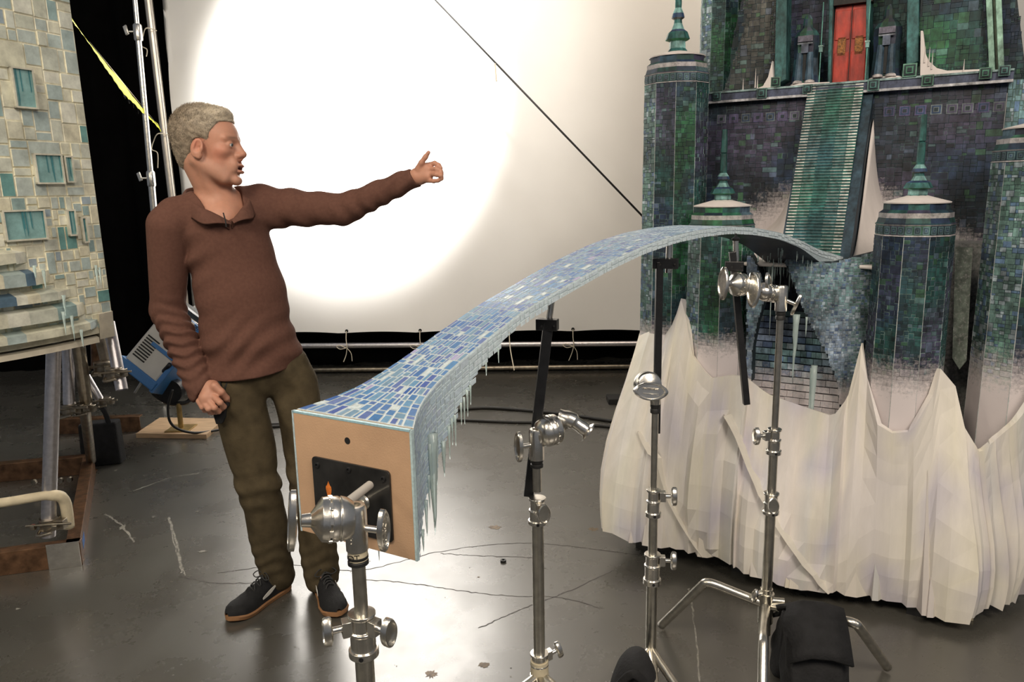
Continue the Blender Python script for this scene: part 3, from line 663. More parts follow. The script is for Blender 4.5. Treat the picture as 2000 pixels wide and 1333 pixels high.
def build_castle():
    rng = random.Random(5)
    sn = lambda a, b: (lambda z: 1.0-sm(z, a, b))             # more snow low down
    s1 = sn(.86, 1.08)
    tower(-.585, .35, .128, .62, 1.99, rng, 'ledge', sn(.80, 1.02), spire=.42, ph=.15)
    tower(-.345, .20, .124, .62, 1.415, rng, 'green', sn(.80, 1.02), spire=.27, ph=.1)
    tower(.312, .15, .118, .55, 1.425, rng, 'mix', sn(.72, 1.0), spire=.27, ph=.35)
    tower(.655, .34, .142, .50, 1.655, rng, 'ledge', sn(.70, 1.05), spire=.20, ph=.35)
    tower(.98, 1.02, .155, 1.2, 2.75, rng, 'green', lambda z: 0, spire=0, ph=.2)
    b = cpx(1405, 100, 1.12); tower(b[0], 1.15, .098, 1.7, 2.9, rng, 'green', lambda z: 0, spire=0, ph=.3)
    # main wall with a chamfered right corner
    W0 = .68
    tiled('curtain_wall', [(-.66, .95), (.545, .95), (.545, 1.845), (-.66, 1.845)], lambda u, z: W0-.03*(1.9-z), rng, 'purple', .012, .045, 1.5, snow=lambda u, z: (1-sm(z+.55*max(0, abs(u+.03)-.12), 1.32, 1.62)), thick=.5)
    mb = MB(); f = lambda s, t, h: cw(.547+s*.8, W0+s*.45-.002-h, t)
    mb.poly([f(0, .95, 0), f(.09, .95, 0), f(.09, 1.85, 0), f(0, 1.85, 0)], c=(.10, .14, .12, 0)); relief(mb, split(0, .95, .09, 1.85, rng, .015, .06, .8), f, lambda s, t: stonecol(rng, s, t, 'light'), (.12, .2, .18, 0), .001, (.001, .003), rng)
    mb.build('corner_buttress', M['stone'], castle)
    # terrace slab, mouldings and square bosses
    mb = MB(); mb.box(cw(-.055, W0+.2, 1.862), CU*.615, CV*.235, V((0, 0, .020)), c=(.05, .06, .10, 0))
    mb.box(cw(-.055, W0-.037, 1.880), CU*.615, CV*.004, V((0, 0, .004)), c=(.20, .28, .28, 0)); mb.box(cw(-.055, W0-.034, 1.842), CU*.615, CV*.006, V((0, 0, .005)), c=(.36, .36, .38, .2))
    ter = mb.build('terrace_ledge', M['stone'], castle, bevel=.0015)
    for px, py, s in [(1400, 188, .017), (1488, 182, .020), (1577, 174, .018), (1706, 166, .021), (1777, 137, .024), (1812, 157, .020), (1925, 143, .020), (1962, 138, .018), (1515, 160, .019)]:
        u, z = cpx(px, py, W0-.045); mb = MB(); g = rng.choice([TEAL, GREEN, NAVY, TEAL]); 
        for q, hh, c in ((1, .006, lerp(g, (.15, .25, .22), .5)), (.78, .010, DARK), (.55, .014, lerp(g, LTEAL, .3)), (.3, .018, DARK)): mb.box(cw(u, W0-.042-hh/2, z), CU*s*q, CV*hh/2, V((0, 0, s*q)), c=(*c, 0))
        mb.build('square_boss', M['stone'], ter, bevel=.0006)
    # decorated course of framed squares below
    for px in list(range(1405, 1580, 24))+list(range(1735, 1960, 31)):
        u, z = cpx(px, 232-(px-1400)*.045, W0-.04); g = (.20, .24, .26) if rng.random() < .6 else (.14, .12, .26)
        mb = MB(); g = tuple(x*.55 for x in g)
        for q, hh, c in ((1, .002, g), (.8, .0028, NAVY if rng.random() < .5 else PURP), (.5, .0036, g), (.36, .0044, DARK)): mb.box(cw(u, W0-.03*(1.9-z)-hh/2-.003, z), CU*.019*q, CV*hh/2, V((0, 0, .018*q)), c=(*c, 0))
        mb.build('framed_square', M['stone'], castle)
    # staircase: pale ends of each step are snow plus caught light painted in
    mb = MB(); N = 56; z0, z1, v0, v1 = 1.235, 1.872, .30, .655; uL, uR = -.137, .068
    for i in range(N):
        z = z0+(z1-z0)*(i+1)/N; v = v0+(v1-v0)*i/N; dz = (z1-z0)/N; dv = (v1-v0)/N; t = i/N
        segs = [(uL, uL+.03), (uL+.03, uL+.075), (uL+.075, uR-.075), (uR-.075, uR-.03), (uR-.03, uR)]
        for j, (a, b) in enumerate(segs):
            base = lerp((.022, .12, .085), (.022, .09, .11), wob(i*.1, j*.4, 1)); k = rng.uniform(.75, 1.25)
            mb.box(cw((a+b)/2, v+(v1+.03-v)/2, z-dz/2-.004), CU*(b-a)/2, CV*(v1+.03-v)/2, V((0, 0, dz/2+.003)), c=(base[0]*k, base[1]*k, base[2]*k, 0))
            amt = .9 if j in (0, 4) else (.32 if j in (1, 3) else .10)
            nose = lerp(base, (.62, .60, .56), amt*rng.uniform(.7, 1)); jj = rng.uniform(-.004, .004) if j in (1, 3) else 0
            mb.box(cw((a+b)/2+jj, v-.001, z-.0012), CU*(b-a)/2, CV*.0032, V((0, 0, .0016+.0008*amt)), c=(*nose, 0))
    mb.build('staircase', M['stone'], castle)
    for uu, sg in ((uR, 1), (uL, -1)):
        mb = MB(); P = [cw(uu, v0-.004, 1.22), cw(uu, v1+.03, 1.22), cw(uu, v1+.03, z1), cw(uu, v0-.004, z0+.006)]
        mb.prism(P, CU*sg*(.034 if sg > 0 else .008), c=(.022, .045, .065, 0))
        mb.build('stair_side', M['stone'], castle)
    # snow on the landing, drifting up the wall
    mb = MB(); nu, nv = 60, 26
    for j in range(nv+1):
        for i in range(nu+1):
            u = -.32+i/nu*.56; v = .13+j/nv*.56; front = .13+.03*math.sin(u*14)
            v = max(v, front); du = min(abs(u-uL) if u < uL else 9, abs(u-uR-.034) if u > uR+.034 else 9)
            h = 1.222-.010*sm(.3-v, 0, .2)
            if du < 1: tt = sm(v, .35, .68); h += tt*(.40*math.exp(-du/.035)+.20*math.exp(-du/.15))
            mb.v.append(tuple(cw(u, v, h)))
    for j in range(nv):
        for i in range(nu): a = j*(nu+1)+i; mb.q(a, a+1, a+nu+2, a+nu+1, c=WHITE)
    o = mb.build('snow_drift', M['snow'], castle, smooth='all'); 
    s_ = o.modifiers.new('s', 'SOLIDIFY'); s_.thickness = .012
    # pier below the landing with its arched opening
    vp = .115
    def pp(pts, v=vp): return [cpx(x, y, v) for x, y in pts]
    R_ = pp([(1540, 503), (1620, 514), (1708, 494), (1704, 560), (1694, 640), (1672, 730), (1650, 812), (1638, 800), (1634, 750), (1613, 690), (1585, 640), (1562, 590), (1546, 545), (1532, 512)])
    psn = lambda u, z: (1-sm(z, .70, .86))*.9
    tiled('pier', R_, lambda u, z: vp+max(0, u-.08)*.6, rng, 'light', .006, .016, 1.3, snow=psn, thick=.06, h=(.0003, .001), edge=lambda u, z: (.26, .32, .38, psn(u, z)))
    R2 = pp([(1459, 500), (1468, 500), (1480, 520), (1492, 555), (1494, 585), (1480, 630), (1470, 680), (1468, 745), (1456, 745)])
    tiled('pier', R2, lambda u, z: vp, rng, 'light', .006, .016, 1.3, snow=psn, thick=.05, h=(.0003, .001), edge=lambda u, z: (.26, .32, .38, psn(u, z)))
    R3 = pp([(1470, 740), (1470, 805), (1668, 815), (1655, 800), (1580, 790), (1500, 762)]);
    # stepped courses inside the arch: each course leans out over the one above
    mb = MB(); za = 1.20; zb_ = cpx(1560, 800, vp)[1]-.07; K = 25; uL0, uR0 = cpx(1462, 600, vp)[0], cpx(1655, 760, vp)[0]
    for k in range(K):
        zt = za-(za-zb_)*k/K; z_ = za-(za-zb_)*(k+1)/K; vv = vp+.20-.165*sm(k/K, .2, 1)
        x = uL0
        while x < uR0:
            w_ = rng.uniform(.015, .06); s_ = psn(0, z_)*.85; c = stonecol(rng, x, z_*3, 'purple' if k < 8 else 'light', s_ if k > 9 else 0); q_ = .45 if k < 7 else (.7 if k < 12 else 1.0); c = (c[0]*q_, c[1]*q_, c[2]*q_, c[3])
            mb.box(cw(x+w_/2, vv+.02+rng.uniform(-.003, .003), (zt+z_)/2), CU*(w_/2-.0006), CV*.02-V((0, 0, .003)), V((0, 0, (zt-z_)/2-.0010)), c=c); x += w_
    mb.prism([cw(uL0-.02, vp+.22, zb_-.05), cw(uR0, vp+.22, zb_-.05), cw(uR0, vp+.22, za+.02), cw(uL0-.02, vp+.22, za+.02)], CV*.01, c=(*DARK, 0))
    mb.build('stepped_course', M['stone'], castle)
    for i in range(22):
        px = 1478+i*3.3+rng.uniform(-1, 1); mb = MB(); u, z = cpx(px, 498+(px-1478)*.35+rng.uniform(-4, 4), vp+.06); icicle(mb, cw(u, vp+.05+rng.uniform(-.02, .05), z), rng.uniform(.03, .10), rng.uniform(.0015, .003), rng=rng); mb.build('icicle', M['ice'], castle, smooth='all')
    for px, y0, y1, r in [(1555, 615, 715, .014), (1550, 690, 745, .005), (1590, 715, 860, .012), (1585, 720, 900, .006), (1508, 520, 660, .003), (1575, 620, 660, .004)]:
        mb = MB(); u, z = cpx(px, y0, vp-.02); u2, z2 = cpx(px, y1, vp-.02); icicle(mb, cw(u, vp-.012, z), z-z2, r, rng=rng); mb.build('icicle', M['ice'], castle, smooth='all')
    # body behind the towers
    mb = MB(); mb.box(cw(-.08, .50, .80), CU*.50, CV*.16, V((0, 0, .40)), c=(.02, .03, .035, 0)); mb.box(cw(.60, .62, .72), CU*.20, CV*.12, V((0, 0, .55)), c=(.10, .12, .11, .35)); mb.build('core_block', M['stone'], castle)
    mb = MB(); mb.prism([cw(q[0], .30, q[1]) for q in [cpx(1866, 484, .30), cpx(1900, 484, .30), cpx(1888, 705, .30), cpx(1874, 722, .30), cpx(1860, 700, .30)]], CV*.02, c=(.07, .085, .07, .18)); mb.build('recess_panel', M['stone'], castle)
    # ---------------- gatehouse on the terrace
    tiled('gate_wall', [(-.62, 1.87), (.62, 1.87), (.40, 3.0), (-.40, 3.0)], lambda u, z: 1.08, rng, 'mix', .015, .05, 1.3, thick=.05)
    def P_(pts, v): return [cpx(x, y, v) for x, y in pts]
    tiled('sloped_buttress', P_([(1412, 183), (1452, 60), (1456, -260), (1524, -260), (1512, 168)], .86), lambda u, z: .86, rng, 'grey', .014, .045, 1.3, thick=.16)
    tiled('sloped_buttress', P_([(1790, 150), (1812, -260), (1895, -260), (1932, 140)], .84), lambda u, z: .84, rng, 'green', .016, .05, 1.3, thick=.16)
    for k, q in enumerate([[(1512, 168), (1522, -260), (1540, -260), (1535, 155)], [(1770, 128), (1776, -260), (1797, -260), (1794, 120)], [(1616, 164), (1620, -20), (1628, -20), (1622, 164)], [(1690, 156), (1692, -20), (1700, -20), (1697, 156)]]):
        mb = MB(); pts = P_(q, .80 if k < 2 else .93); mb.prism([cw(u, .80 if k < 2 else .93, z) for u, z in pts], CV*(.10 if k < 2 else .12), c=(.035, .11, .11, 0)); mb.build('gate_post', M['stone'], castle, bevel=.003)
    for q in ([(1914, -260), (1932, 140), (1944, 139), (1926, -260)], [(1934, -260), (1950, 137), (1962, 137), (1946, -260)], [(1926, -260), (1942, 139), (1952, 137), (1936, -260)]):
        mb = MB(); d = .80 if q[0][0] != 1926 else .83; mb.prism([cw(u, d, z) for u, z in P_(q, d)], CV*.12, c=(.20, .33, .26, 0) if d == .80 else (.10, .12, .09, 0)); mb.build('corner_rib', M['stone'], castle, bevel=.002)
    door = None
    vd = .97; q = P_([(1623, 164), (1628, 15), (1689, 6), (1690, 159)], vd)
    zlo = 1.882; um = (q[0][0]+q[3][0])/2; ztop_ = q[1][1]; hw = (q[3][0]-q[0][0])/2
    mb = MB(); mb.box(cw(um, vd+.01, (zlo+ztop_)/2), CU*hw, CV*.01, V((0, 0, (ztop_-zlo)/2))); door = mb.build('door', M['red'], castle, bevel=.001)
    H_ = ztop_-zlo
    for sg in (-1, 1):
        cu_ = um+sg*hw*.5
        mb = MB(); mb.box(cw(cu_, vd-.002, zlo+H_*.25), CU*hw*.42, CV*.003, V((0, 0, H_*.21))); mb.box(cw(cu_, vd-.002, zlo+H_*.78), CU*hw*.42, CV*.003, V((0, 0, H_*.17))); mb.build('door_panel', M['red'], door, bevel=.002)
        mb = MB(); mb.box(cw(cu_, vd-.001, zlo+H_*.53), CU*hw*.24, CV*.004, V((0, 0, H_*.11))); mb.build('gold_inset', M['gold'], door, bevel=.001)
    mb = MB(); mb.box(cw(um, vd-.002, zlo+H_/2), CU*.0012, CV*.004, V((0, 0, H_/2))); mb.build('door_seam', M['ink'], door)
    mb = MB(); mb.box(cw(um, vd-.0, ztop_+.09), CU*(hw+.01), CV*.03, V((0, 0, .088)), c=(.015, .012, .01, 0)); mb.build('lintel', M['stone'], castle)
    # guardians
    for px, pz, stx in ((1572, 164, 1604), (1728, 156, 1694)):
        v = .86; u, z = cpx(px, pz, v); z = 1.885; c = cw(u, v, z); mb = MB()
        for r_, a, b in ((.078, 0, .010), (.070, .010, .019), (.060, .019, .028)): mb.lathe(c+V((0, 0, a)), (0, 0, 1), [(0, r_), (b-a-.004, r_), (b-a, r_*.96)], 20, sx=.62, up=CU, cols=lambda i, j: (*lerp((.10, .13, .16), (.6, .56, .53), .9 if i == 1 else .2), 0))
        mb.lathe(c+V((0, 0, .028)), (0, 0, 1), [(0, .058), (.03, .054), (.10, .050), (.16, .055), (.19, .052), (.21, .040), (.225, .022), (.235, .020), (.26, .018), (.275, .010), (.28, .003)], 10, sx=.55, up=CU, cols=lambda i, j: stonecol(rng, j*.4, i*.5, 'mix' if j % 3 else 'green'))
        for sg in (-1, 1):
            mb.tube([c+CU*sg*.022-CV*.030+V((0, 0, .030)), c+CU*sg*.020-CV*.030+V((0, 0, .15))], [.019, .013], 8, c=(.05, .09, .13, 0)); mb.lathe(c+CU*sg*.024-CV*.036+V((0, 0, .026)), (0, 0, 1), [(0, .021), (.008, .019), (.014, .008)], 10, c=(.5, .46, .46, 0))
        mb.box(c-CV*.034+V((0, 0, .11)), CU*.006, CV*.002, V((0, 0, .07)), c=(.008, .01, .012, 0)); mb.box(c-CV*.040+V((0, 0, .165)), CU*.014, CV*.006, V((0, 0, .018)), c=(.10, .12, .17, 0)); mb.box(c-CV*.036+V((0, 0, .205)), CU*.03, CV*.006, V((0, 0, .012)), c=(.16, .15, .20, 0)); mb.box(c-CV*.040+V((0, 0, .186)), CU*.030, CV*.003, V((0, 0, .003)), c=(.22, .24, .28, 0))
        g = mb.build('guardian_statue', M['stone'], castle)
        us, _ = cpx(stx, 100, v-.03); mb = MB(); s0 = cw(us, v-.04, z); mb.cyl(s0, s0+V((0, 0, .34)), .0022, n=6, c=(.10, .26, .22, 0)); mb.box(s0+V((0, 0, .155)), CU*.007, CV*.007, V((0, 0, .010)), c=(.14, .26, .24, 0)); mb.box(s0+V((0, 0, .168)), CU*.009, CV*.009, V((0, 0, .003)), c=(.22, .34, .30, 0)); mb.build('staff', M['stone'], g)
    # snow swept against the posts
    for v, q in ((.775, [(1400, 186), (1470, 176), (1490, 168), (1500, 150), (1508, 118), (1511, 170), (1508, 178)]), (.775, [(1797, 148), (1798, 60), (1803, 60), (1808, 105), (1815, 120), (1830, 133), (1850, 138), (1935, 134), (1935, 141)]), (.76, [(1535, 170), (1560, 163), (1620, 160), (1620, 168)]), (.79, [(1700, 160), (1740, 150), (1765, 150), (1765, 158)])):
        mb = MB(); mb.prism([cw(*(cpx(x, y, v)[0], v, cpx(x, y, v)[1])) for x, y in q], CV*.05, c=WHITE); mb.build('snow_drift', M['snow'], castle, bevel=.002)
    for px, py, L_ in ((1451, 165, .05), (1475, 155, .07), (1479, 160, .05), (1806, 105, .05), (1814, 112, .06), (1820, 118, .06), (1882, 125, .04)):
        mb = MB(); v = .772; u, z = cpx(px, py+12, v); mb.tube([cw(u, v, z-.01), cw(u, v, z+L_)], [.003, .0004], 6, c=WHITE); mb.build('frost_spike', M['snow'], castle)
    # ---------------- ice cliff
    base = [(-.78, .75, .12), (-.755, .25, .12), (-.700, -.03, .115), (-.64, -.02, .10), (-.55, -.015, .09), (-.4, -.01, .08), (-.2, 0, .07), (0, 0, .06), (.2, .01, .055), (.34, .01, .05), (.47, .02, .04), (.53, .02, .04), (.60, .12, .06), (.72, .26, .06), (.95, .45, .06), (1.2, .6, .06)]
    top = [(-.72, .75, .95), (-.715, .45, .93), (-.700, .33, .93), (-.64, .22, .90), (-.56, .20, .90), (-.52, .19, .96), (-.475, .17, 1.10), (-.43, .08, .95), (-.40, .06, .86), (-.33, .05, .78), (-.25, .05, .80), (-.20, .06, .80), (-.12, .07, .74), (.0, .07, .71), (.10, .06, .69), (.13, .05, .71), (.165, .06, .80), (.190, .08, 1.02), (.215, .05, .80), (.25, .0, .70), (.33, .0, .66), (.38, .0, .72), (.41, .04, .80), (.44, .10, .97), (.47, .10, .84), (.51, .08, .70), (.56, .08, .62), (.66, .12, .74), (.72, .16, .88), (.76, .16, 1.12), (.85, .20, .9), (1.1, .6, .9)]
    def along(pts, ts):
        out = []; d = [0]
        for i in range(1, len(pts)): d.append(d[-1]+1)
        arr = np.array(pts); return [tuple(float(np.interp(t, np.array(d)/d[-1], arr[:, k])) for k in range(3)) for t in ts]
    # match both rails by u so that folds stay upright
    tu = [p[0] for p in top]; bu = [p[0] for p in base]
    cols = []; u = -.82; 
    pos = [0.0]; 
    bl = [0]
    for i in range(1, len(base)): bl.append(bl[-1]+math.hypot(base[i][0]-base[i-1][0], base[i][1]-base[i-1][1]))
    def Bp(s): return V([float(np.interp(s, bl, [b[k] for b in base])) for k in range(3)])
    def Tp(s):
        b = Bp(s); uu = b.x*.93 + .0
        if s < bl[2]: t = s/bl[2]; return V((-.72+.02*t, .75-.42*t, .94))
        return V((uu, float(np.interp(uu, tu, [t[1] for t in top])), float(np.interp(uu, tu, [t[2] for t in top]))))
    def surf(s, t, off=0.):
        b, T = Bp(s), Tp(s); b2 = Bp(min(s+.02, bl[-1])); b1 = Bp(max(0, s-.02)); d = V((b2.x-b1.x, b2.y-b1.y, 0)).normalized(); nrm = V((d.y, -d.x, 0))
        z = b.z+(T.z-b.z)*t; h = .25*t+.75*t**2.2; 
        p = V((b.x+(T.x-b.x)*h, b.y+(T.y-b.y)*h, z))+nrm*(off+.035*math.sin(math.pi*min(1, t*1.3))*(1-t)); return cw(p.x, p.y, p.z)
    mb = MB(); s = 0; S = [0]; O = [0]; Zj = [0]
    while s < bl[-1]:
        wdt = rng.choice([.006, .010, .016, .03, .05, .022]); s = min(s+wdt, bl[-1]); S.append(s); O.append(rng.choice([-1, 1, 0, .4])*rng.uniform(.006, .030)); Zj.append(rng.uniform(-.006, .008))
    TS = [0, .06, .16, .28, .42, .56, .70, .82, .92, 1.0]
    tint = []
    for i, s in enumerate(S):
        acc = rng.choices([(.50, .46, .56), (.48, .55, .62), (.66, .61, .48), (.60, .50, .50), (.62, .58, .52)], [2.2, 1.4, 2, 1, 3])[0]; tint.append(acc)
        ph_ = rng.uniform(0, 6)
        for j, t in enumerate(TS):
            off = O[i]*(1-t)**.6*(1+.35*math.sin(t*7+ph_)) + (.018 if (s-bl[5]) > (t-.2)*-.62 and s > bl[5] and t < .95 and s+t*.62 < bl[5]+.55 else 0)
            # broad buttress swellings
            off += .03*math.sin(s*9+1)*(1-t)
            p = surf(s, t, off)
            if j == 0: p = p+V((0, 0, Zj[i]))
            mb.v.append(tuple(p))
    nT = len(TS)
    for i in range(len(S)-1):
        for j in range(nT-1):
            a = i*nT+j; k = wob(S[i]*3, TS[j]*3, 2); c = lerp((.66, .615, .56), tint[i], .15+.75*sm(k, .35, .8)); sh = rng.uniform(.97, 1.03); mb.q(a, a+nT, a+nT+1, a+1, c=(c[0]*sh, c[1]*sh, c[2]*sh, 0))
    o = mb.build('ice_cliff', M['snow'], castle, fix=False)
    vc = []
    for i in range(len(S)):
        for j in range(nT):
            k = wob(S[i]*5, TS[j]*2.2, 2); k2 = wob(S[i]*9+4, TS[j]*1.5+2, 2.2); c = lerp((.82, .77, .70), (.56, .53, .64), .75*sm(k, .5, .9)); c = lerp(c, (.80, .75, .58), .6*sm(k2, .5, .9)); c = lerp(c, tint[i], .22); vc.append((*c, 0))
    li = np.zeros(len(o.data.loops), dtype=np.int32); o.data.loops.foreach_get('vertex_index', li); o.data.color_attributes['Col'].data.foreach_set('color', np.array(vc, dtype=np.float32)[li].ravel())
    s_ = o.modifiers.new('s', 'SOLIDIFY'); s_.thickness = .02; s_.offset = -1
    # raised diagonal ridges and slivers of ice over the folds
    def ridge(path, wd, dep, name='ice_ridge'):
        P = [surf(s, t, .030*math.sin(s*9+1)*(1-t)+dep) for s, t in path]; Q = [surf(s+wd, t, .030*math.sin(s*9+1)*(1-t)-.01) for s, t in path]; Q2 = [surf(s-wd*.3, t, .030*math.sin(s*9+1)*(1-t)-.01) for s, t in path]
        mb = MB()
        for i in range(len(P)-1):
            mb.poly([P[i], Q[i], Q[i+1], P[i+1]], c=(.70, .66, .58, 0)); mb.poly([Q2[i], P[i], P[i+1], Q2[i+1]], c=(.60, .54, .50, 0))
        mb.build(name, M['snow'], castle)
    b5 = bl[4]
    ridge([(bl[5]+.02+.52*(1-t)+rng.uniform(-.004, .004), t) for t in np.linspace(.80, .0, 16)], .022, .034)
    ridge([(bl[3]+.02+.30*(1-t)+rng.uniform(-.004, .004), t*.55) for t in np.linspace(1, .0, 10)], .014, .026)
    for k in range(14):
        s0 = rng.uniform(bl[2]+.03, bl[11]-.05); t1 = rng.uniform(.6, .97); w_ = rng.uniform(.012, .04)
        mb = MB(); e = .030*math.sin(s0*9+1); c = lerp((.68, .63, .57), rng.choice([(.50, .46, .58), (.48, .56, .62), (.68, .62, .48)]), rng.random()*.6)
        A = [surf(s0, .0, e+.03), surf(s0+w_, .0, e+.022), surf(s0-w_*.7, .0, e-.02), surf(s0+w_*2, 0, e-.02)]; T = surf(s0+w_*rng.uniform(-.5, 1.5), t1, e*(1-t1)-.004)
        mb.poly([A[0], A[1], T], c=(*c, 0)); mb.poly([A[2], A[0], T], c=(*lerp(c, (.5, .46, .5), .3), 0)); mb.poly([A[1], A[3], T], c=(*lerp(c, (.72, .68, .58), .5), 0)); mb.build('ice_shard', M['snow'], castle)
    # dark wooden carcass and caster the model stands on
    mb = MB()
    for u, v in ((-.60, .12), (-.2, .12), (.15, .12), (.42, .10), (.40, .6), (-.6, .6)): mb.box(cw(u, v, .055), CU*.03, CV*.03, V((0, 0, .055)))
    mb.box(cw(-.08, .35, .105), CU*.58, CV*.30, V((0, 0, .02))); mb.build('carcass', M['black'], castle)
    mb = MB(); c = atz(1868, 1212, 0); c = c+CV*.04; mb.box(c+V((0, 0, .03)), CU*.022, CV*.02, V((0, 0, .03))); mb.box(c+CU*.02-CV*.01+V((0, 0, .006)), CU*.03, CV*.012, V((0, 0, .006))); mb.build('levelling_foot', M['masking'], castle, bevel=.002)
build_castle()

# ================================================================ bridge model
BA = V((-.326, 1.495, 0)); BB = V((1.105, 2.845, 0)); BD = (BB-BA); BLEN = BD.length; BD.normalize()
KZ = [0, .035, .07, .14, .21, .29, .36, .43, .50, .57, .64, .71, .79, .86, .93, 1]
VZ = [1.048, 1.072, 1.104, 1.166, 1.224, 1.272, 1.312, 1.344, 1.364, 1.373, 1.374, 1.363, 1.340, 1.306, 1.264, 1.232]
KW = [0, .012, .03, .06, .10, .2, .35, .5, .8, .93, 1]; VW = [.305, .27, .215, .168, .150, .146, .165, .180, .19, .20, .24]
KH = [0, .035, .07, .10, .14, .20, .6, .86, 1]; VH = [.272, .215, .157, .090, .045, .022, .018, .024, .06]
def bsm(x, xs, ys): e = .012; return (interp(x-e, xs, ys)+interp(x, xs, ys)+interp(x+e, xs, ys))/3 if .02 < x < .98 else interp(x, xs, ys)
def deck(s, t, dz=0.):                       # s 0..1 along, t -.5..+.5 across (right positive)
    k = min(1, s/.25); n = V((.87, -.49, 0)).lerp(V((.70, -.714, 0)), k).lerp(V((.80, -.60, 0)), sm(s, .7, 1)).normalized()
    return BA+BD*(BLEN*s)+n*(bsm(s, KW, VW)*t)+V((0, 0, bsm(s, KZ, VZ)+dz))
def build_bridge():
    rng = random.Random(8)
    root = thing('bridge_model', (BA.x, BA.y, 1.0), 'slender arched miniature bridge paved in blue mosaic with brown end board and hanging ice', 'scale model')
    NS = 110; edge = (.60, .66, .68, 0)
    mb = MB()
    for i in range(NS+1):
        s = i/NS; H = bsm(s, KH, VH); mb.pts([deck(s, -.5), deck(s, .5), deck(s, .5, -H*.97), deck(s, -.5, -H*.97)])
        if i: a = 4*i-4; c2 = lerp((.55, .66, .70), (.40, .48, .52), sm(s, .5, 1)); \
            mb.q(a, a+1, a+5, a+4, c=edge); mb.q(a+1, a+2, a+6, a+5, c=(*c2, 0)); mb.q(a+2, a+3, a+7, a+6, c=(.045, .05, .065, 0)); mb.q(a+3, a, a+4, a+7, c=(*c2, 0))
    mb.q(0, 3, 2, 1, c=(.5, .35, .2, 0)); mb.q(4*NS, 4*NS+1, 4*NS+2, 4*NS+3, c=(.3, .4, .45, 0))
    core = mb.build('deck_core', M['mosaic'], root, smooth=True)
    blues = [(.045, .135, .36), (.062, .17, .38), (.035, .10, .32), (.09, .22, .42), (.065, .105, .33), (.12, .26, .42), (.14, .25, .36)]
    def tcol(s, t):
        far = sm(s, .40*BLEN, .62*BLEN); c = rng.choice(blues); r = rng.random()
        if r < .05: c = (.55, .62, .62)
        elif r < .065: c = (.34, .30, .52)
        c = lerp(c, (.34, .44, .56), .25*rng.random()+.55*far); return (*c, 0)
    mb = MB(); K = BLEN
    def fdeck(s, t, h): return deck(s/K, t/.155, .0012+h)
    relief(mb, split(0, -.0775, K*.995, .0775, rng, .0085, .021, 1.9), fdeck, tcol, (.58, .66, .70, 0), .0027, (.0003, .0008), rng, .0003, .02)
    mb.build('mosaic_paving', M['mosaic'], root)
    for sg, nm in ((1, 'side_mosaic'), (-1, 'side_mosaic')):
        mb = MB(); rects = split(0, 0, K*.25, .285, rng, .0085, .020, 1.6)+split(K*.25, 0, K*.99, .022, rng, .008, .020, 1.8)
        rects = [q for q in rects if q[1] < bsm((q[0]+q[2])/2/K, KH, VH)-.002]
        e = V((.714, .70, 0))
        def fs(s, t, h, sg=sg):
            n = V((.70, -.714, 0)); return deck(s/K, .5*sg, -t)+n*sg*(h+.0012)
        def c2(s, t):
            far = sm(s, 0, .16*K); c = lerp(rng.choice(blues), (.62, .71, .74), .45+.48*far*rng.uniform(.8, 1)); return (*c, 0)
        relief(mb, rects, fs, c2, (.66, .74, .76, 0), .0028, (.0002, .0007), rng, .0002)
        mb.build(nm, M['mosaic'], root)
    # end board, black plate, bolts, orange smear
    A, B = deck(0, -.5), deck(0, .5); x = (B-A).normalized(); out = V((x.y, -x.x, 0)); W = (B-A).length; H = .272
    def bp(fx, fz, o=0.): return A+x*(W*fx)+V((0, 0, -H*fz))+out*(.004+o)
    mb = MB(); mb.prism([bp(.004, .012, 0), bp(.996, .012, 0), bp(.996, .998, 0), bp(.004, .998, 0)], out*.008)
    brd = mb.build('end_board', M['mdf'], root, bevel=.0008)
    mb = MB(); mb.prism([bp(-.004, 0, 0), bp(1.004, 0, 0), bp(1.004, .016, 0), bp(-.004, .016, 0)], out*.0085, c=(.30, .48, .54, 0)); mb.prism([bp(-.01, 0, 0), bp(.004, 0, 0), bp(.004, 1, 0), bp(-.01, 1, 0)], out*.0085, c=(.45, .55, .58, 0)); mb.prism([bp(.996, 0, 0), bp(1.012, 0, 0), bp(1.012, 1.0, 0), bp(.996, 1.0, 0)], out*.0085, c=(.45, .58, .60, 0)); mb.build('resin_edge', M['mosaic'], root)
    c = bp(.48, .165, .0082); mb = MB(); mb.lathe(c, out, [(0, .0072), (.0004, .0072)], 24); mb.build('bolt_hole', M['ink'], brd)
    mb = MB(); P = [];
    for cx, cz, a0 in ((.80, .37, 0), (.80, .86, 1), (.19, .86, 2), (.19, .37, 3)):
        for k in range(5): an = math.pi/2*(k/4)+[math.pi/2, 0, -math.pi/2, math.pi][a0]*1; an = [math.pi/2-math.pi/2*k/4, -math.pi/2*k/4, -math.pi/2-math.pi/2*k/4, math.pi-math.pi/2*k/4][a0]; P.append(bp(cx+.03*math.cos(an), cz-.034*math.sin(an), .008))
    mb.prism(P, out*.005); plate = mb.build('mounting_plate', M['plate'], root, bevel=.001)
    for fx, fz in ((.21, .40), (.49, .385), (.78, .40), (.78, .83), (.21, .83)):
        mb = MB(); mb.lathe(bp(fx, fz, .013), out, [(0, .006), (.0025, .006), (.003, .005), (.003, .003), (.001, .003)], 16); mb.build('bolt', M['black'], plate, smooth=True)
    mb = MB(); P = [bp(.30+.022*math.cos(a_)*(1+.25*math.sin(3*a_)), .60-.075*math.sin(a_)*(1+.15*math.sin(5*a_)), .013) for a_ in np.linspace(0, 2*math.pi, 20, endpoint=False)]; mb.prism(P, out*.0006); mb.build('orange_smear', M['orange'], plate)
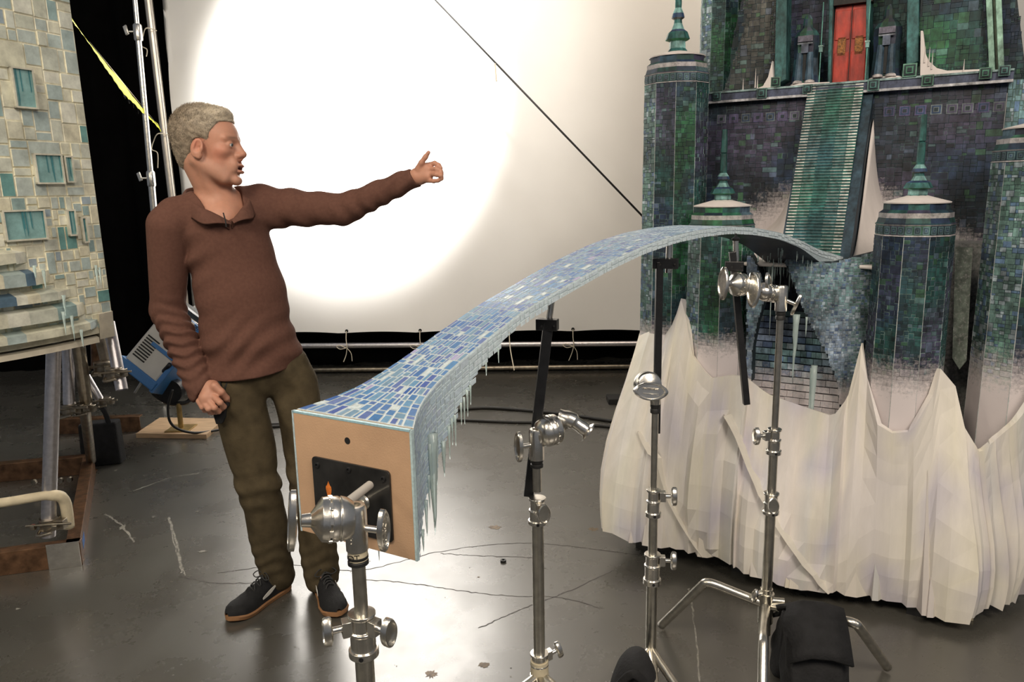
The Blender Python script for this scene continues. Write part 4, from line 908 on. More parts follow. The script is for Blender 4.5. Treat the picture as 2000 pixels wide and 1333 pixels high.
    mb = MB(); P = [bp(.30+.045*math.cos(a_)*(1+.25*math.sin(3*a_+1)), .60-.10*math.sin(a_)*(1+.1*math.sin(5*a_)), .0128) for a_ in np.linspace(0, 2*math.pi, 20, endpoint=False)]; mb.prism(P, out*.0004); mb.build('burnt_patch', M['ink'], plate)
    c = bp(.60, .62, .013); mb = MB(); mb.lathe(c, out, [(0, .016), (.004, .014), (.006, .0085), (.09, .0085)], 20); mb.build('spigot', M['steel'], plate, smooth=True)
    # icicles under the near side
    nrm = V((.70, -.714, 0))
    for s, t0, L_, r in [(.055, .085, .225, .0115), (.050, .10, .12, .0045), (.062, .11, .10, .004), (.045, .16, .08, .003), (.035, .20, .08, .004), (.085, .11, .075, .003), (.090, .10, .06, .0025), (.095, .10, .07, .003), (.105, .085, .05, .0025), (.11, .08, .06, .0025), (.115, .07, .06, .0028), (.12, .065, .045, .0025), (.145, .045, .03, .0022), (.165, .035, .035, .002), (.02, .24, .05, .003), (.075, .13, .08, .005)]:
        mb = MB(); icicle(mb, deck(s, .5, -t0)+nrm*.004, L_, r, rng=rng, n=6); mb.build('icicle', M['ice'], root, smooth='all')
    for s in (-.02, .03):
        mb = MB(); icicle(mb, deck(max(0, s)+.01, .1, -.25), .07, .003, rng=rng); mb.build('icicle', M['ice'], root, smooth='all')
    for i in range(26):
        s = rng.uniform(.85, .97); mb = MB(); icicle(mb, deck(s, rng.uniform(-.4, .45), -bsm(s, KH, VH)), rng.uniform(.015, .05), .0018, rng=rng, n=5); mb.build('icicle', M['ice'], root, smooth='all')
    mb = MB(); p = deck(.185, .5, -.02); mb.tube(bez([p, p+V((.002, 0, -.04)), p+V((.01, 0, -.09))]), .0012, 5); mb.build('thread', M['cord'], root)
build_bridge()
# ================================================================ grip stands
def oval_knob(mb, c, ax, up, L_=.030, W_=.017, T_=.006):
    """flat pointed-oval casting with a raised rim, seen on grip heads"""
    ax = V(ax).normalized(); up = V(up); up = (up-ax*up.dot(ax)).normalized(); sd = ax.cross(up)
    def ringo(k, o): return [V(c)+up*(L_*k*math.cos(a))*(1)+sd*(W_*k*math.sin(a)*(.72+.28*abs(math.sin(a))))+ax*o for a in [2*math.pi*i/28 for i in range(28)]]
    seq = [ringo(.01, -T_), ringo(.80, -T_), ringo(1, -T_*.6), ringo(1, T_*.6), ringo(.92, T_), ringo(.82, T_), ringo(.76, T_*.35), ringo(.01, T_*.35)]
    n = len(mb.v)
    for r_ in seq: mb.pts(r_)
    for i in range(len(seq)-1):
        for j in range(28): a = n+i*28+j; b = n+i*28+(j+1) % 28; mb.q(a, b, b+28, a+28)
def grip_head(root, c, ax, post, kside, s=1., mt='chrome', handle=None, words=None, big=1.0, knobup=(0, 0, 1)):
    """round jaw discs at c, axis ax (points to the handle), socket over the post beside it"""
    c = V(c); ax = V(ax).normalized(); mb = MB()
    mb.lathe(c-ax*.030*s, ax, [(0, .014*s), (.004*s, .026*s), (.014*s, .033*s*big), (.022*s, .035*s*big), (.024*s, .033*s*big), (.027*s, .035*s*big), (.036*s, .035*s*big), (.037*s, .032*s*big), (.039*s, .035*s*big), (.050*s, .034*s*big), (.058*s, .022*s), (.066*s, .011*s), (.080*s, .0095*s)], 36)
    # a few jaw notches around the rim
    up = V((0, 0, 1)); up = (up-ax*up.dot(ax)).normalized(); sd = ax.cross(up)
    for k in range(10):
        a = 2*math.pi*k/10; d = up*math.cos(a)+sd*math.sin(a); mb.box(c+ax*.008*s+d*.0345*s*big, ax*.003*s, d*.0015*s, d.cross(ax)*.006*s)
    h = mb.build('grip_head', M[mt], root, smooth=True, bevel=.0006)
    hc = c+ax*.052*s+ax*.012*s
    if handle is None:
        mb = MB(); oval_knob(mb, c+ax*.062*s, ax, knobup, .050*s, .022*s, .006*s); mb.build('handle', M[mt], h, smooth=True)
    else:
        d = V(handle).normalized(); mb = MB(); p = c+ax*.040*s+V((0, 0, .020*s))
        mb.tube(bez([p-d*.012*s, p+d*.02*s, p+d*.040*s+V((0, 0, -.006*s)), p+d*.062*s+V((0, 0, -.014*s))], 5), [.017*s]*3+[.019*s]*4+[.015*s]*4+[.016*s]*3+[.023*s]*2, 20); mb.build('handle', M[mt], h, smooth=True)
    # socket
    so = V(post); mb = MB(); mb.lathe(so, (0, 0, 1), [(-.036*s, .0125*s), (-.036*s, .017*s), (.030*s, .0175*s), (.036*s, .015*s), (.036*s, .009*s), (.028*s, .009*s)], 28)
    mb.cyl(so+V((0, 0, .0)), c-ax*.020*s, .014*s, .018*s); mb.build('socket', M[mt], h, smooth=True)
    ks = V(kside).normalized(); mb = MB(); mb.cyl(so+ks*.012*s, so+ks*.040*s, .0055*s, n=14); kc = so+ks*.044*s; oval_knob(mb, kc, ks, knobup, .036*s, .018*s, .005*s); k_ = mb.build('thumb_knob', M[mt], h, smooth=True)
    if words:
        for i, wd in enumerate(words): text(wd, .0095*s, kc+ks*.0045*s+V((0, 0, 0)), *( (knobup, ks.cross(V(knobup))) ), M[mt], k_, depth=.0006)
    return h
def collar(root, p, r, s, kd, H=.05, mt='chrome', low=True):
    """riser clamp: split top ring, sleeve, lower ring with set screw, and its T knob"""
    p = V(p); mb = MB(); r2 = r+.004*s
    mb.lathe(p, (0, 0, 1), [(-H, r), (-H, r2+.004*s), (-H*.70, r2+.004*s), (-H*.68, r2), (0, r2), (.002, r2+.002*s), (.006, r2+.002*s), (.008, r2-.002*s), (.030*s, r2-.002*s), (.032*s, r2+.002*s), (.037*s, r2+.002*s), (.038*s, r-.002*s)], 28)
    kd = V(kd).normalized(); q = p+V((0, 0, .018*s)); mb.box(q+kd*(r2+.006*s), kd*.008*s, kd.cross(V((0, 0, 1)))*.010*s, V((0, 0, .013*s)))
    o = mb.build('collar', M[mt], root, smooth=True, bevel=.0008)
    mb = MB(); mb.cyl(q+kd*(r2+.012*s), q+kd*(r2+.028*s), .0055*s, n=14); kc = q+kd*(r2+.036*s); oval_knob(mb, kc, kd, (0, 0, 1), .026*s, .016*s, .007*s); mb.build('knob', M[mt], o, smooth=True)
    mb = MB(); mb.lathe(p+V((0, -(r2+.0035*s), -H*.85)), (0, -1, 0), [(0, .004*s), (.0012, .004*s)], 12); mb.build('set_screw', M['black'], o)
    return o
def zc(py, px, X): return zat(px, py, X)
def tube_part(root, X, z0, z1, r, name='riser', mt='steel', lean=None):
    mb = MB(); mb.cyl((X.x, X.y, z0), (X.x, X.y, z1), r, n=28); return mb.build(name, M[mt], root, smooth=True)
def feet(root, X, ends, mt='steel', z=.26, r=.0125):
    for (kx, ky, kz), (ex, ey) in ends:
        k = V((kx, ky, kz)); e = V((ex, ey, .012)); a = V((X.x, X.y, z)); d = (k-a).normalized(); d2 = (e-k).normalized()
        mb = MB(); mb.tube(bez([a, a.lerp(k, .5), k-d*.03, k+(d2-d)*.006, k+d2*.03, k.lerp(e, .6), e], 5), r, 14); mb.build('leg', M[mt], root, smooth='all')
# --- front stand, holding the bridge's end board
X = at(703, 1150, 1.285); X.z = 0
fs = thing('grip_stand', X, 'nearest chrome grip stand, clamped to the brown end board of the bridge', 'stand')
tp = zc(1095, 700, X)
tube_part(fs, X, tp+.01, zc(1205, 705, X), .0125); tube_part(fs, X, zc(1220, 706, X), .72, .0150); tube_part(fs, X, .74, .12, .0175, 'column')
collar(fs, (X.x, X.y, zc(1240, 707, X)), .0165, 1.15, (-.93, -.36, 0), .042); collar(fs, (X.x, X.y, .70), .019, 1.1, (.8, -.5, 0), .045)
mb = MB(); mb.lathe((X.x, X.y, tp+.004), (0, 0, 1), [(-.012, .0150), (-.010, .0190), (-.004, .0190), (-.002, .0165), (.002, .0190), (.006, .0190), (.008, .0165), (.012, .0175)], 28); mb.build('rubber_ring', M['rubber'], fs, smooth=True)
mb = MB(); mb.lathe((X.x, X.y, zc(1092, 700, X)), (0, 0, 1), [(0, .0182), (.022, .0182)], 28); tpz = mb.build('tape_label', M['masking'], fs, smooth=True)
text('DT', .016, (X.x-.004, X.y-.0187, zc(1083, 695, X)), (1, .12, .0), (0, 0, 1), M['ink'], tpz, depth=.0004)
hc = at(655, 1014, 1.275); sock = V((X.x, X.y, zc(1030, 699, X)))
grip_head(fs, hc, (-.93, -.30, .10), sock, (.93, -.22, -.04), 1.18, 'chrome', words=['MATTHEWS'], big=.98, knobup=(0, -.1, 1))
text('HOLLYWOOD', .0085, sock+V((-.006, -.0200, .003)), (0, 0, -1), (1, .2, 0), M['chrome'], fs, depth=.0007)
mb = MB(); pl_ = at(722, 948, 1.42); mb.cyl(at(668, 990, 1.30), pl_, .0085, n=20); mb.build('pin', M['silver'], fs, smooth=True)
feet(fs, X, [((X.x-.25, X.y-.05, .20), (X.x-.42, X.y-.1)), ((X.x+.2, X.y-.15, .20), (X.x+.35, X.y-.27)), ((X.x+.08, X.y+.2, .20), (X.x+.13, X.y+.38))])
# --- second stand
X2 = at(1051, 1100, 1.87); X2.z = 0
s2 = thing('grip_stand', X2, 'grip stand under the middle of the bridge slope, with masking tape on its lower collar', 'stand')
t2 = zc(905, 1045, X2)
tube_part(s2, X2, t2+.01, zc(960, 1048, X2), .0115); tube_part(s2, X2, zc(985, 1048, X2), zc(1285, 1058, X2), .0155); tube_part(s2, X2, zc(1280, 1058, X2), .14, .0175, 'column')
collar(s2, (X2.x, X2.y, zc(1000, 1048, X2)), .0165, 1.05, (.25, -.96, 0), .032); col2 = collar(s2, (X2.x, X2.y, zc(1300, 1058, X2)), .019, 1.0, (.75, .3, .2), .04)
mb = MB(); mb.lathe((X2.x, X2.y, zc(1290, 1056, X2)), (0, 0, 1), [(-.12, .0245), (0, .0245)], 24); mb.build('tape_wrap', M['masking'], s2, smooth=True)
mb = MB(); mb.lathe((X2.x, X2.y, t2+.004), (0, 0, 1), [(-.016, .0125), (-.014, .0165), (-.007, .0165), (-.005, .0135), (0, .0165), (.007, .0165), (.009, .0135)], 24); mb.build('rubber_ring', M['rubber'], s2, smooth=True)
hc = at(1072, 842, 1.88); sock = V((X2.x, X2.y, zc(868, 1044, X2)))
grip_head(s2, hc, (.86, .48, .12), sock, (-.90, -.40, 0), 1.12, 'chrome', handle=(.93, -.2, -.30))
feet(s2, X2, [((X2.x-.22, X2.y-.20, .16), (X2.x-.36, X2.y-.33)), ((X2.x+.22, X2.y-.25, .16), (X2.x+.33, X2.y-.38)), ((X2.x+.02, X2.y-.30, .16), (X2.x+.03, X2.y-.48))], z=.20)
def arm(pts, Y, r, pinpx, blockpx, label, bw=.034, square=True):
    a, b = at(*pts[0], Y), at(*pts[1], Y); root = thing('support_arm', a, label, 'arm'); mb = MB(); d = (b-a).normalized(); x = d.cross(V((0, 1, 0))).normalized(); y = d.cross(x)
    mb.box((a+b)/2, x*r, y*r, d*(b-a).length/2); mb.build('bar', M['black'], root, bevel=.0012)
    c = at(*blockpx, Y); mb = MB(); mb.box(c, V((bw, -.010, 0)), V((.004, .014, 0)), V((0, 0, .014))); bl = mb.build('clamp_block', M['black'], root, bevel=.0015)
    p0, p1 = at(*pinpx[0], Y+.01), at(*pinpx[1], Y+.01); mb = MB(); mb.cyl(p0, p1, .0082, n=20); mb.build('pin', M['chrome'], root, smooth=True)
    mb = MB(); mb.lathe(p1, (0, 0, 1), [(-.004, .006), (.004, .012), (.006, .012), (.012, .003), (.02, .003)], 18); mb.build('swivel_foot', M['black'], root, smooth=True)
    for k in (-1, 1):
        mb = MB(); mb.lathe(c+V((bw*.6*k, -.0245, 0)), (0, -1, 0), [(0, .003), (.0012, .003)], 10); mb.build('screw', M['ink'], bl)
    return root
arm([(1032, 968), (1071, 632)], 1.91, .0125, [(1071, 636), (1077, 590)], (1069, 634), 'black square bar rising from the second grip stand to the bridge underside, pin on top', .026)
# --- third stand
X3 = at(1276, 1000, 2.10); X3.z = 0
s3 = thing('grip_stand', X3, 'grip stand left of the white cliff with its round knob facing the camera', 'stand')
t3 = zc(800, 1268, X3)
tube_part(s3, X3, t3+.01, zc(955, 1273, X3), .0098); tube_part(s3, X3, zc(960, 1273, X3), zc(1085, 1275, X3), .0135); tube_part(s3, X3, zc(1085, 1275, X3), zc(1290, 1275, X3), .0160); tube_part(s3, X3, zc(1285, 1275, X3), .10, .0195, 'column')
collar(s3, (X3.x, X3.y, zc(982, 1273, X3)), .0145, 1.1, (.96, -.1, 0), .042); collar(s3, (X3.x, X3.y, zc(1107, 1274, X3)), .0175, 1.1, (.96, -.1, 0), .055); collar(s3, (X3.x, X3.y, zc(1300, 1275, X3)), .018, 1.0, (-.9, -.3, 0), .02)
mb = MB(); mb.lathe((X3.x, X3.y, t3), (0, 0, 1), [(-.012, .0105), (-.010, .0140), (0, .0140), (.003, .0125), (.008, .0140), (.014, .0140)], 24); mb.build('rubber_ring', M['rubber'], s3, smooth=True)
hc = at(1266, 752, 2.12); mb = MB(); axh = V((.12, -.97, .18)).normalized()
mb.lathe(hc-axh*.03, axh, [(0, .016), (.004, .030), (.012, .038), (.020, .038), (.022, .035), (.026, .038), (.036, .038), (.040, .034), (.052, .033), (.060, .016)], 36); h3 = mb.build('grip_head', M['chrome'], s3, smooth=True)
mb = MB(); kc = hc+axh*.045+V((-.006, 0, -.016)); oval_knob(mb, kc, axh, (1, .1, -.10), .050, .026, .006); k3 = mb.build('thumb_knob', M['chrome'], h3, smooth=True)
text('MATTHEWS', .0085, kc+axh*.0035+V((0, 0, .007)), (1, .1, -.12), (0, 0, 1), M['chrome'], k3, depth=.0008); text('HOLLYWOOD', .0070, kc+axh*.0035+V((0, 0, -.008)), (1, .1, -.12), (0, 0, 1), M['chrome'], k3, depth=.0008)
mb = MB(); mb.lathe((X3.x, X3.y, zc(790, 1268, X3)), (0, 0, 1), [(0, .014), (.04, .017)], 20); mb.build('socket', M['chrome'], h3, smooth=True)
feet(s3, X3, [((X3.x-.03, X3.y-.28, .10), (X3.x-.05, X3.y-.45)), ((X3.x+.07, X3.y-.28, .10), (X3.x+.14, X3.y-.42)), ((X3.x-.16, X3.y-.24, .10), (X3.x-.26, X3.y-.36))], z=.12)
arm([(1282, 846), (1288, 512)], 2.16, .0098, [(1305, 533), (1307, 478)], (1300, 515), 'black square bar on the third grip stand, left of the small castle tower', .034)
# --- fourth stand
X4 = at(1510, 900, 2.20); X4.z = 0
s4 = thing('grip_stand', X4, 'rightmost grip stand standing in front of the castle pier with a double grip head', 'stand')
t4 = zc(612, 1522, X4)
tube_part(s4, X4, t4, zc(845, 1516, X4), .0100); tube_part(s4, X4, zc(850, 1515, X4), zc(975, 1511, X4), .0135); tube_part(s4, X4, zc(980, 1511, X4), zc(1155, 1506, X4), .0160); tube_part(s4, X4, zc(1150, 1506, X4), .10, .0190, 'column')
collar(s4, (X4.x, X4.y, zc(862, 1515, X4)), .0145, 1.05, (-.96, -.15, 0), .040); collar(s4, (X4.x, X4.y, zc(985, 1510, X4)), .0175, 1.0, (-.2, -.97, 0), .030)
mb = MB(); kk = V((X4.x, X4.y, zc(1158, 1504, X4))); mb.cyl(kk, kk+V((-.035, -.015, 0)), .005, n=12); oval_knob(mb, kk+V((-.042, -.018, 0)), (-.9, -.3, .2), (.1, 0, 1), .022, .012, .005); mb.build('knob', M['chrome'], s4, smooth=True)
mb = MB(); mb.lathe((X4.x, X4.y, t4), (0, 0, 1), [(-.02, .0105), (-.018, .0140), (-.010, .0140), (-.007, .0125), (-.003, .0140), (.004, .0140)], 24); mb.build('rubber_ring', M['rubber'], s4, smooth=True)
sock = V((X4.x, X4.y, zc(583, 1524, X4)))
grip_head(s4, at(1500, 572, 2.20), (-.80, -.50, .2), sock, (.80, -.35, -.35), 1.02, 'chrome', big=.72, knobup=(-.4, -.1, .9))
hc = at(1445, 556, 2.20); grip_head(s4, hc, (-.90, -.38, .12), at(1474, 556, 2.21), (.75, -.65, .1), .95, 'chrome', big=1.0, knobup=(-.3, 0, 1))
mb = MB(); mb.cyl(at(1455, 556, 2.21), at(1510, 575, 2.20), .013, .012, n=20); mb.build('link_arm', M['chrome'], s4, smooth=True)
feet(s4, X4, [((*atz(1380, 1136, .26).xy, .26), (.495, 2.40)), ((*(atz(1672, 1218, .24)).xy, .24), (1.15, 2.145)), ((X4.x-.08, X4.y-.22, .22), (X4.x-.14, X4.y-.42))], z=.20, r=.0145)
mb = MB(); c = V((X4.x, X4.y, .19)); mb.lathe(c, (0, 0, 1), [(-.05, .019), (-.048, .024), (.05, .024), (.052, .019)], 24); mb.cyl(c+V((.01, -.01, .03)), c+V((.05, -.02, .03)), .011, n=16); mb.build('leg_hub', M['steel'], s4, smooth=True)
arm([(1458, 790), (1430, 492)], 2.235, .0092, [(1438, 520), (1437, 470)], (1434, 520), 'black slanted bar held in the double grip head in front of the castle', .024)
# --- sandbags
def sandbag(loc, w_, d, h, rz, label, seed):
    root = thing('sandbag', (loc[0], loc[1], 0), label, 'sandbag'); rg = random.Random(seed); c, s = math.cos(rz), math.sin(rz)
    def T(x, y, z): return V((loc[0]+x*c-y*s, loc[1]+x*s+y*c, z))
    for sg in (-1, 1):
        mb = MB(); n, m_ = 28, 16
        for j in range(m_+1):
            t = j/m_; z = h*t
            fat = (math.sin(math.pi*min(1, .12+t*.80)))**.45*(1-.28*t)
            for i in range(n):
                a = 2*math.pi*i/n; ca, sa = math.cos(a), math.sin(a); q_ = 2/3.6
                x = abs(ca)**q_*(1 if ca > 0 else -1)*w_*(1-.10*t)*(.9+.1*fat); y = abs(sa)**q_*(1 if sa > 0 else -1)*d*.5*fat
                fold = 1+.045*math.sin(a*5+t*7+seed)+.03*math.sin(a*11-t*9)
                mb.v.append(tuple(T(x*fold, (y+d*.5*sg*(1-t*.85))*1.0*fold, max(.002, z+.012*math.sin(x*30+seed)*t))))
        for j in range(m_):
            for i in range(n): a = j*n+i; b = j*n+(i+1) % n; mb.q(a, b, b+n, a+n)
        mb.q(*[i for i in range(n)][::-1]); mb.q(*[m_*n+i for i in range(n)]); mb.build('pouch', M['blackcloth'], root, smooth='all')
    mb = MB(); pr = None
    for k in range(17):
        t = k/16; y = (t-.5)*d*1.5; z = h*.93+.055*math.sin(math.pi*t)-.05*abs(t-.5)*2
        n = mb.pts([T(-w_*.92+.01*math.sin(k), y, z), T(-w_*.3, y, z+.018), T(w_*.3, y, z+.016), T(w_*.90, y, z)])
        if pr is not None:
            for q_ in range(3): mb.q(pr+q_, pr+q_+1, n+q_+1, n+q_)
        pr = n
    o = mb.build('saddle_flap', M['blackcloth'], root, smooth='all', fix=False); s_ = o.modifiers.new('s', 'SOLIDIFY'); s_.thickness = .012
    return root
sandbag((.872, 2.06), .095, .17, .235, R(-8), 'black sandbag saddled over the rightmost stand leg, in front of the cliff', 4)
# bag at the foot of the third stand: only its rounded top shows
P = at(1232, 1300, 2.02); root = thing('sandbag', (P.x, P.y, 0), 'black sandbag at the bottom edge beside the third grip stand', 'sandbag')
mb = MB(); n, m_ = 24, 14
for j in range(m_+1):
    t = j/m_
    for i in range(n):
        a = 2*math.pi*i/n; f = (1-t**2.6)**.5 if t < 1 else .02
        mb.v.append((P.x+.068*math.cos(a)*f*(1+.05*math.sin(3*a+t*5))+.02*t, P.y-.02+.11*math.sin(a)*f, .002+(P.z+.055)*t+.012*math.sin(a*2+t*6)*t*(1-t)))
for j in range(m_):
    for i in range(n): a = j*n+i; b = j*n+(i+1) % n; mb.q(a, b, b+n, a+n)
mb.q(*range(n)); mb.q(*[m_*n+i for i in range(n)]); mb.build('pouch', M['blackcloth'], root, smooth='all')
mb = MB(); mb.tube(bez([(P.x-.055, P.y-.07, P.z-.03), (P.x-.01, P.y-.10, P.z+.04), (P.x+.045, P.y-.09, P.z-.02)]), .012, 8, sx=.4); mb.build('strap', M['blackcloth'], root, smooth='all')
# ================================================================ the man
def A_(p): return np.array(p, dtype=np.float32)
def cap(P, a, b, ra, rb, n=None, k=1.0):
    a, b = A_(a), A_(b); Q = P-a; d = b-a
    if n is not None:
        n = A_(n); Q = Q+np.outer(Q@n, n)*(k-1); d = d+n*(d@n)*(k-1)
    h = np.clip(Q@d/(d@d), 0, 1); return np.sqrt(((Q-h[:, None]*d)**2).sum(1))-(ra+(rb-ra)*h)
def ell(P, c, ax, rad):
    q = (P-A_(c))@A_(ax).T/A_(rad); k0 = np.sqrt((q**2).sum(1)); k1 = np.sqrt(((q/A_(rad))**2).sum(1)); return k0*(k0-1)/np.maximum(k1, 1e-6)
def smin(a, b, k): h = np.clip(.5+.5*(b-a)/k, 0, 1); return b+(a-b)*h-k*h*(1-h)
def smax(a, b, k): return -smin(-a, -b, k)
def nets(fn, lo, hi, h):
    lo = A_(lo); n = (np.ceil((A_(hi)-lo)/(4*h))).astype(int)+1
    g = np.stack(np.meshgrid(*[np.arange(k) for k in n], indexing='ij'), -1).reshape(-1, 3)
    d = np.concatenate([fn(lo+c.astype(np.float32)*4*h+1.5*h) for c in np.array_split(g, max(1, len(g)//300000))])
    act = np.abs(d) < 4*h*2.0
    val = np.where(d > 0, 1, -1).astype(np.float32).reshape(n)
    val = val.repeat(4, 0).repeat(4, 1).repeat(4, 2)
    ga = g[act]; off = np.stack(np.meshgrid(*[np.arange(4)]*3, indexing='ij'), -1).reshape(-1, 3)
    pts = (ga[:, None, :]*4+off[None]).reshape(-1, 3)
    dv = np.concatenate([fn(lo+c.astype(np.float32)*h) for c in np.array_split(pts, max(1, len(pts)//300000))])
    val[pts[:, 0], pts[:, 1], pts[:, 2]] = dv
    s = val < 0; N = np.array(val.shape)
    cnt = np.zeros(N-1, np.int8)
    for i in (0, 1):
        for j in (0, 1):
            for k in (0, 1): cnt += s[i:N[0]-1+i, j:N[1]-1+j, k:N[2]-1+k]
    cells = np.argwhere((cnt > 0) & (cnt < 8)); acc = np.zeros((len(cells), 3), np.float32); num = np.zeros(len(cells), np.float32)
    C8 = [(i, j, k) for i in (0, 1) for j in (0, 1) for k in (0, 1)]
    vv = {c: val[cells[:, 0]+c[0], cells[:, 1]+c[1], cells[:, 2]+c[2]] for c in C8}
    for c in C8:
        for ax in range(3):
            if c[ax]: continue
            e = list(c); e[ax] = 1; e = tuple(e); a, b = vv[c], vv[e]; mk = (a < 0) != (b < 0); t = np.where(mk, a/np.where(mk, a-b, 1), 0)
            p = np.tile(A_(c), (len(cells), 1)); p[:, ax] = t; acc += p*mk[:, None]; num += mk
    V_ = lo+(cells+acc/num[:, None])*h
    idx = np.full(N-1, -1, np.int32); idx[cells[:, 0], cells[:, 1], cells[:, 2]] = np.arange(len(cells))
    quads = []
    for ax in range(3):
        sl0 = [slice(1, N[i]-1) for i in range(3)]; sl1 = list(sl0); sl0[ax] = slice(0, N[ax]-1); sl1[ax] = slice(1, N[ax])
        a, b = s[tuple(sl0)], s[tuple(sl1)]; e = np.argwhere(a != b); inside = a[e[:, 0], e[:, 1], e[:, 2]]
        o = np.array([1, 1, 1]); o[ax] = 0; e = e+o; u_, w_ = [(1, 2), (2, 0), (0, 1)][ax]
        def I(du, dw): q = e.copy(); q[:, u_] -= du; q[:, w_] -= dw; return idx[q[:, 0], q[:, 1], q[:, 2]]
        q = np.stack([I(1, 1), I(0, 1), I(0, 0), I(1, 0)], 1); q[~inside] = q[~inside][:, ::-1]; quads.append(q)
    Q = np.concatenate(quads); Q = Q[(Q >= 0).all(1)]; return V_, Q
def npmesh(name, V_, Q, mt, parent, col=None, relax=1):
    me = bpy.data.meshes.new(name); me.vertices.add(len(V_)); me.vertices.foreach_set('co', V_.astype(np.float32).ravel())
    me.loops.add(Q.size); me.loops.foreach_set('vertex_index', Q.ravel().astype(np.int32)); me.polygons.add(len(Q)); me.polygons.foreach_set('loop_start', np.arange(0, Q.size, 4, dtype=np.int32)); me.polygons.foreach_set('loop_total', np.full(len(Q), 4, np.int32))
    me.polygons.foreach_set('use_smooth', [True]*len(Q)); me.materials.append(mt); me.update(calc_edges=True)
    if col is not None:
        ca = me.color_attributes.new('Col', 'FLOAT_COLOR', 'POINT'); ca.data.foreach_set('color', np.concatenate([col, np.zeros((len(col), 1))], 1).astype(np.float32).ravel())
    o = bpy.data.objects.new(name, me); COL.objects.link(o); adopt(o, parent)
    if relax: s_ = o.modifiers.new('relax', 'SMOOTH'); s_.factor = .5; s_.iterations = relax
    return o
def snoise(P, f, seed=0):
    x, y, z = P[:, 0]*f+seed, P[:, 1]*f+seed*1.7, P[:, 2]*f+seed*.6
    return (np.sin(x*1.0+1.7*np.sin(y*.9+z*.4))+np.sin(y*1.3+1.5*np.sin(z*1.1+x*.5))+np.sin(z*1.2+1.6*np.sin(x*.8-y*.6)))/3

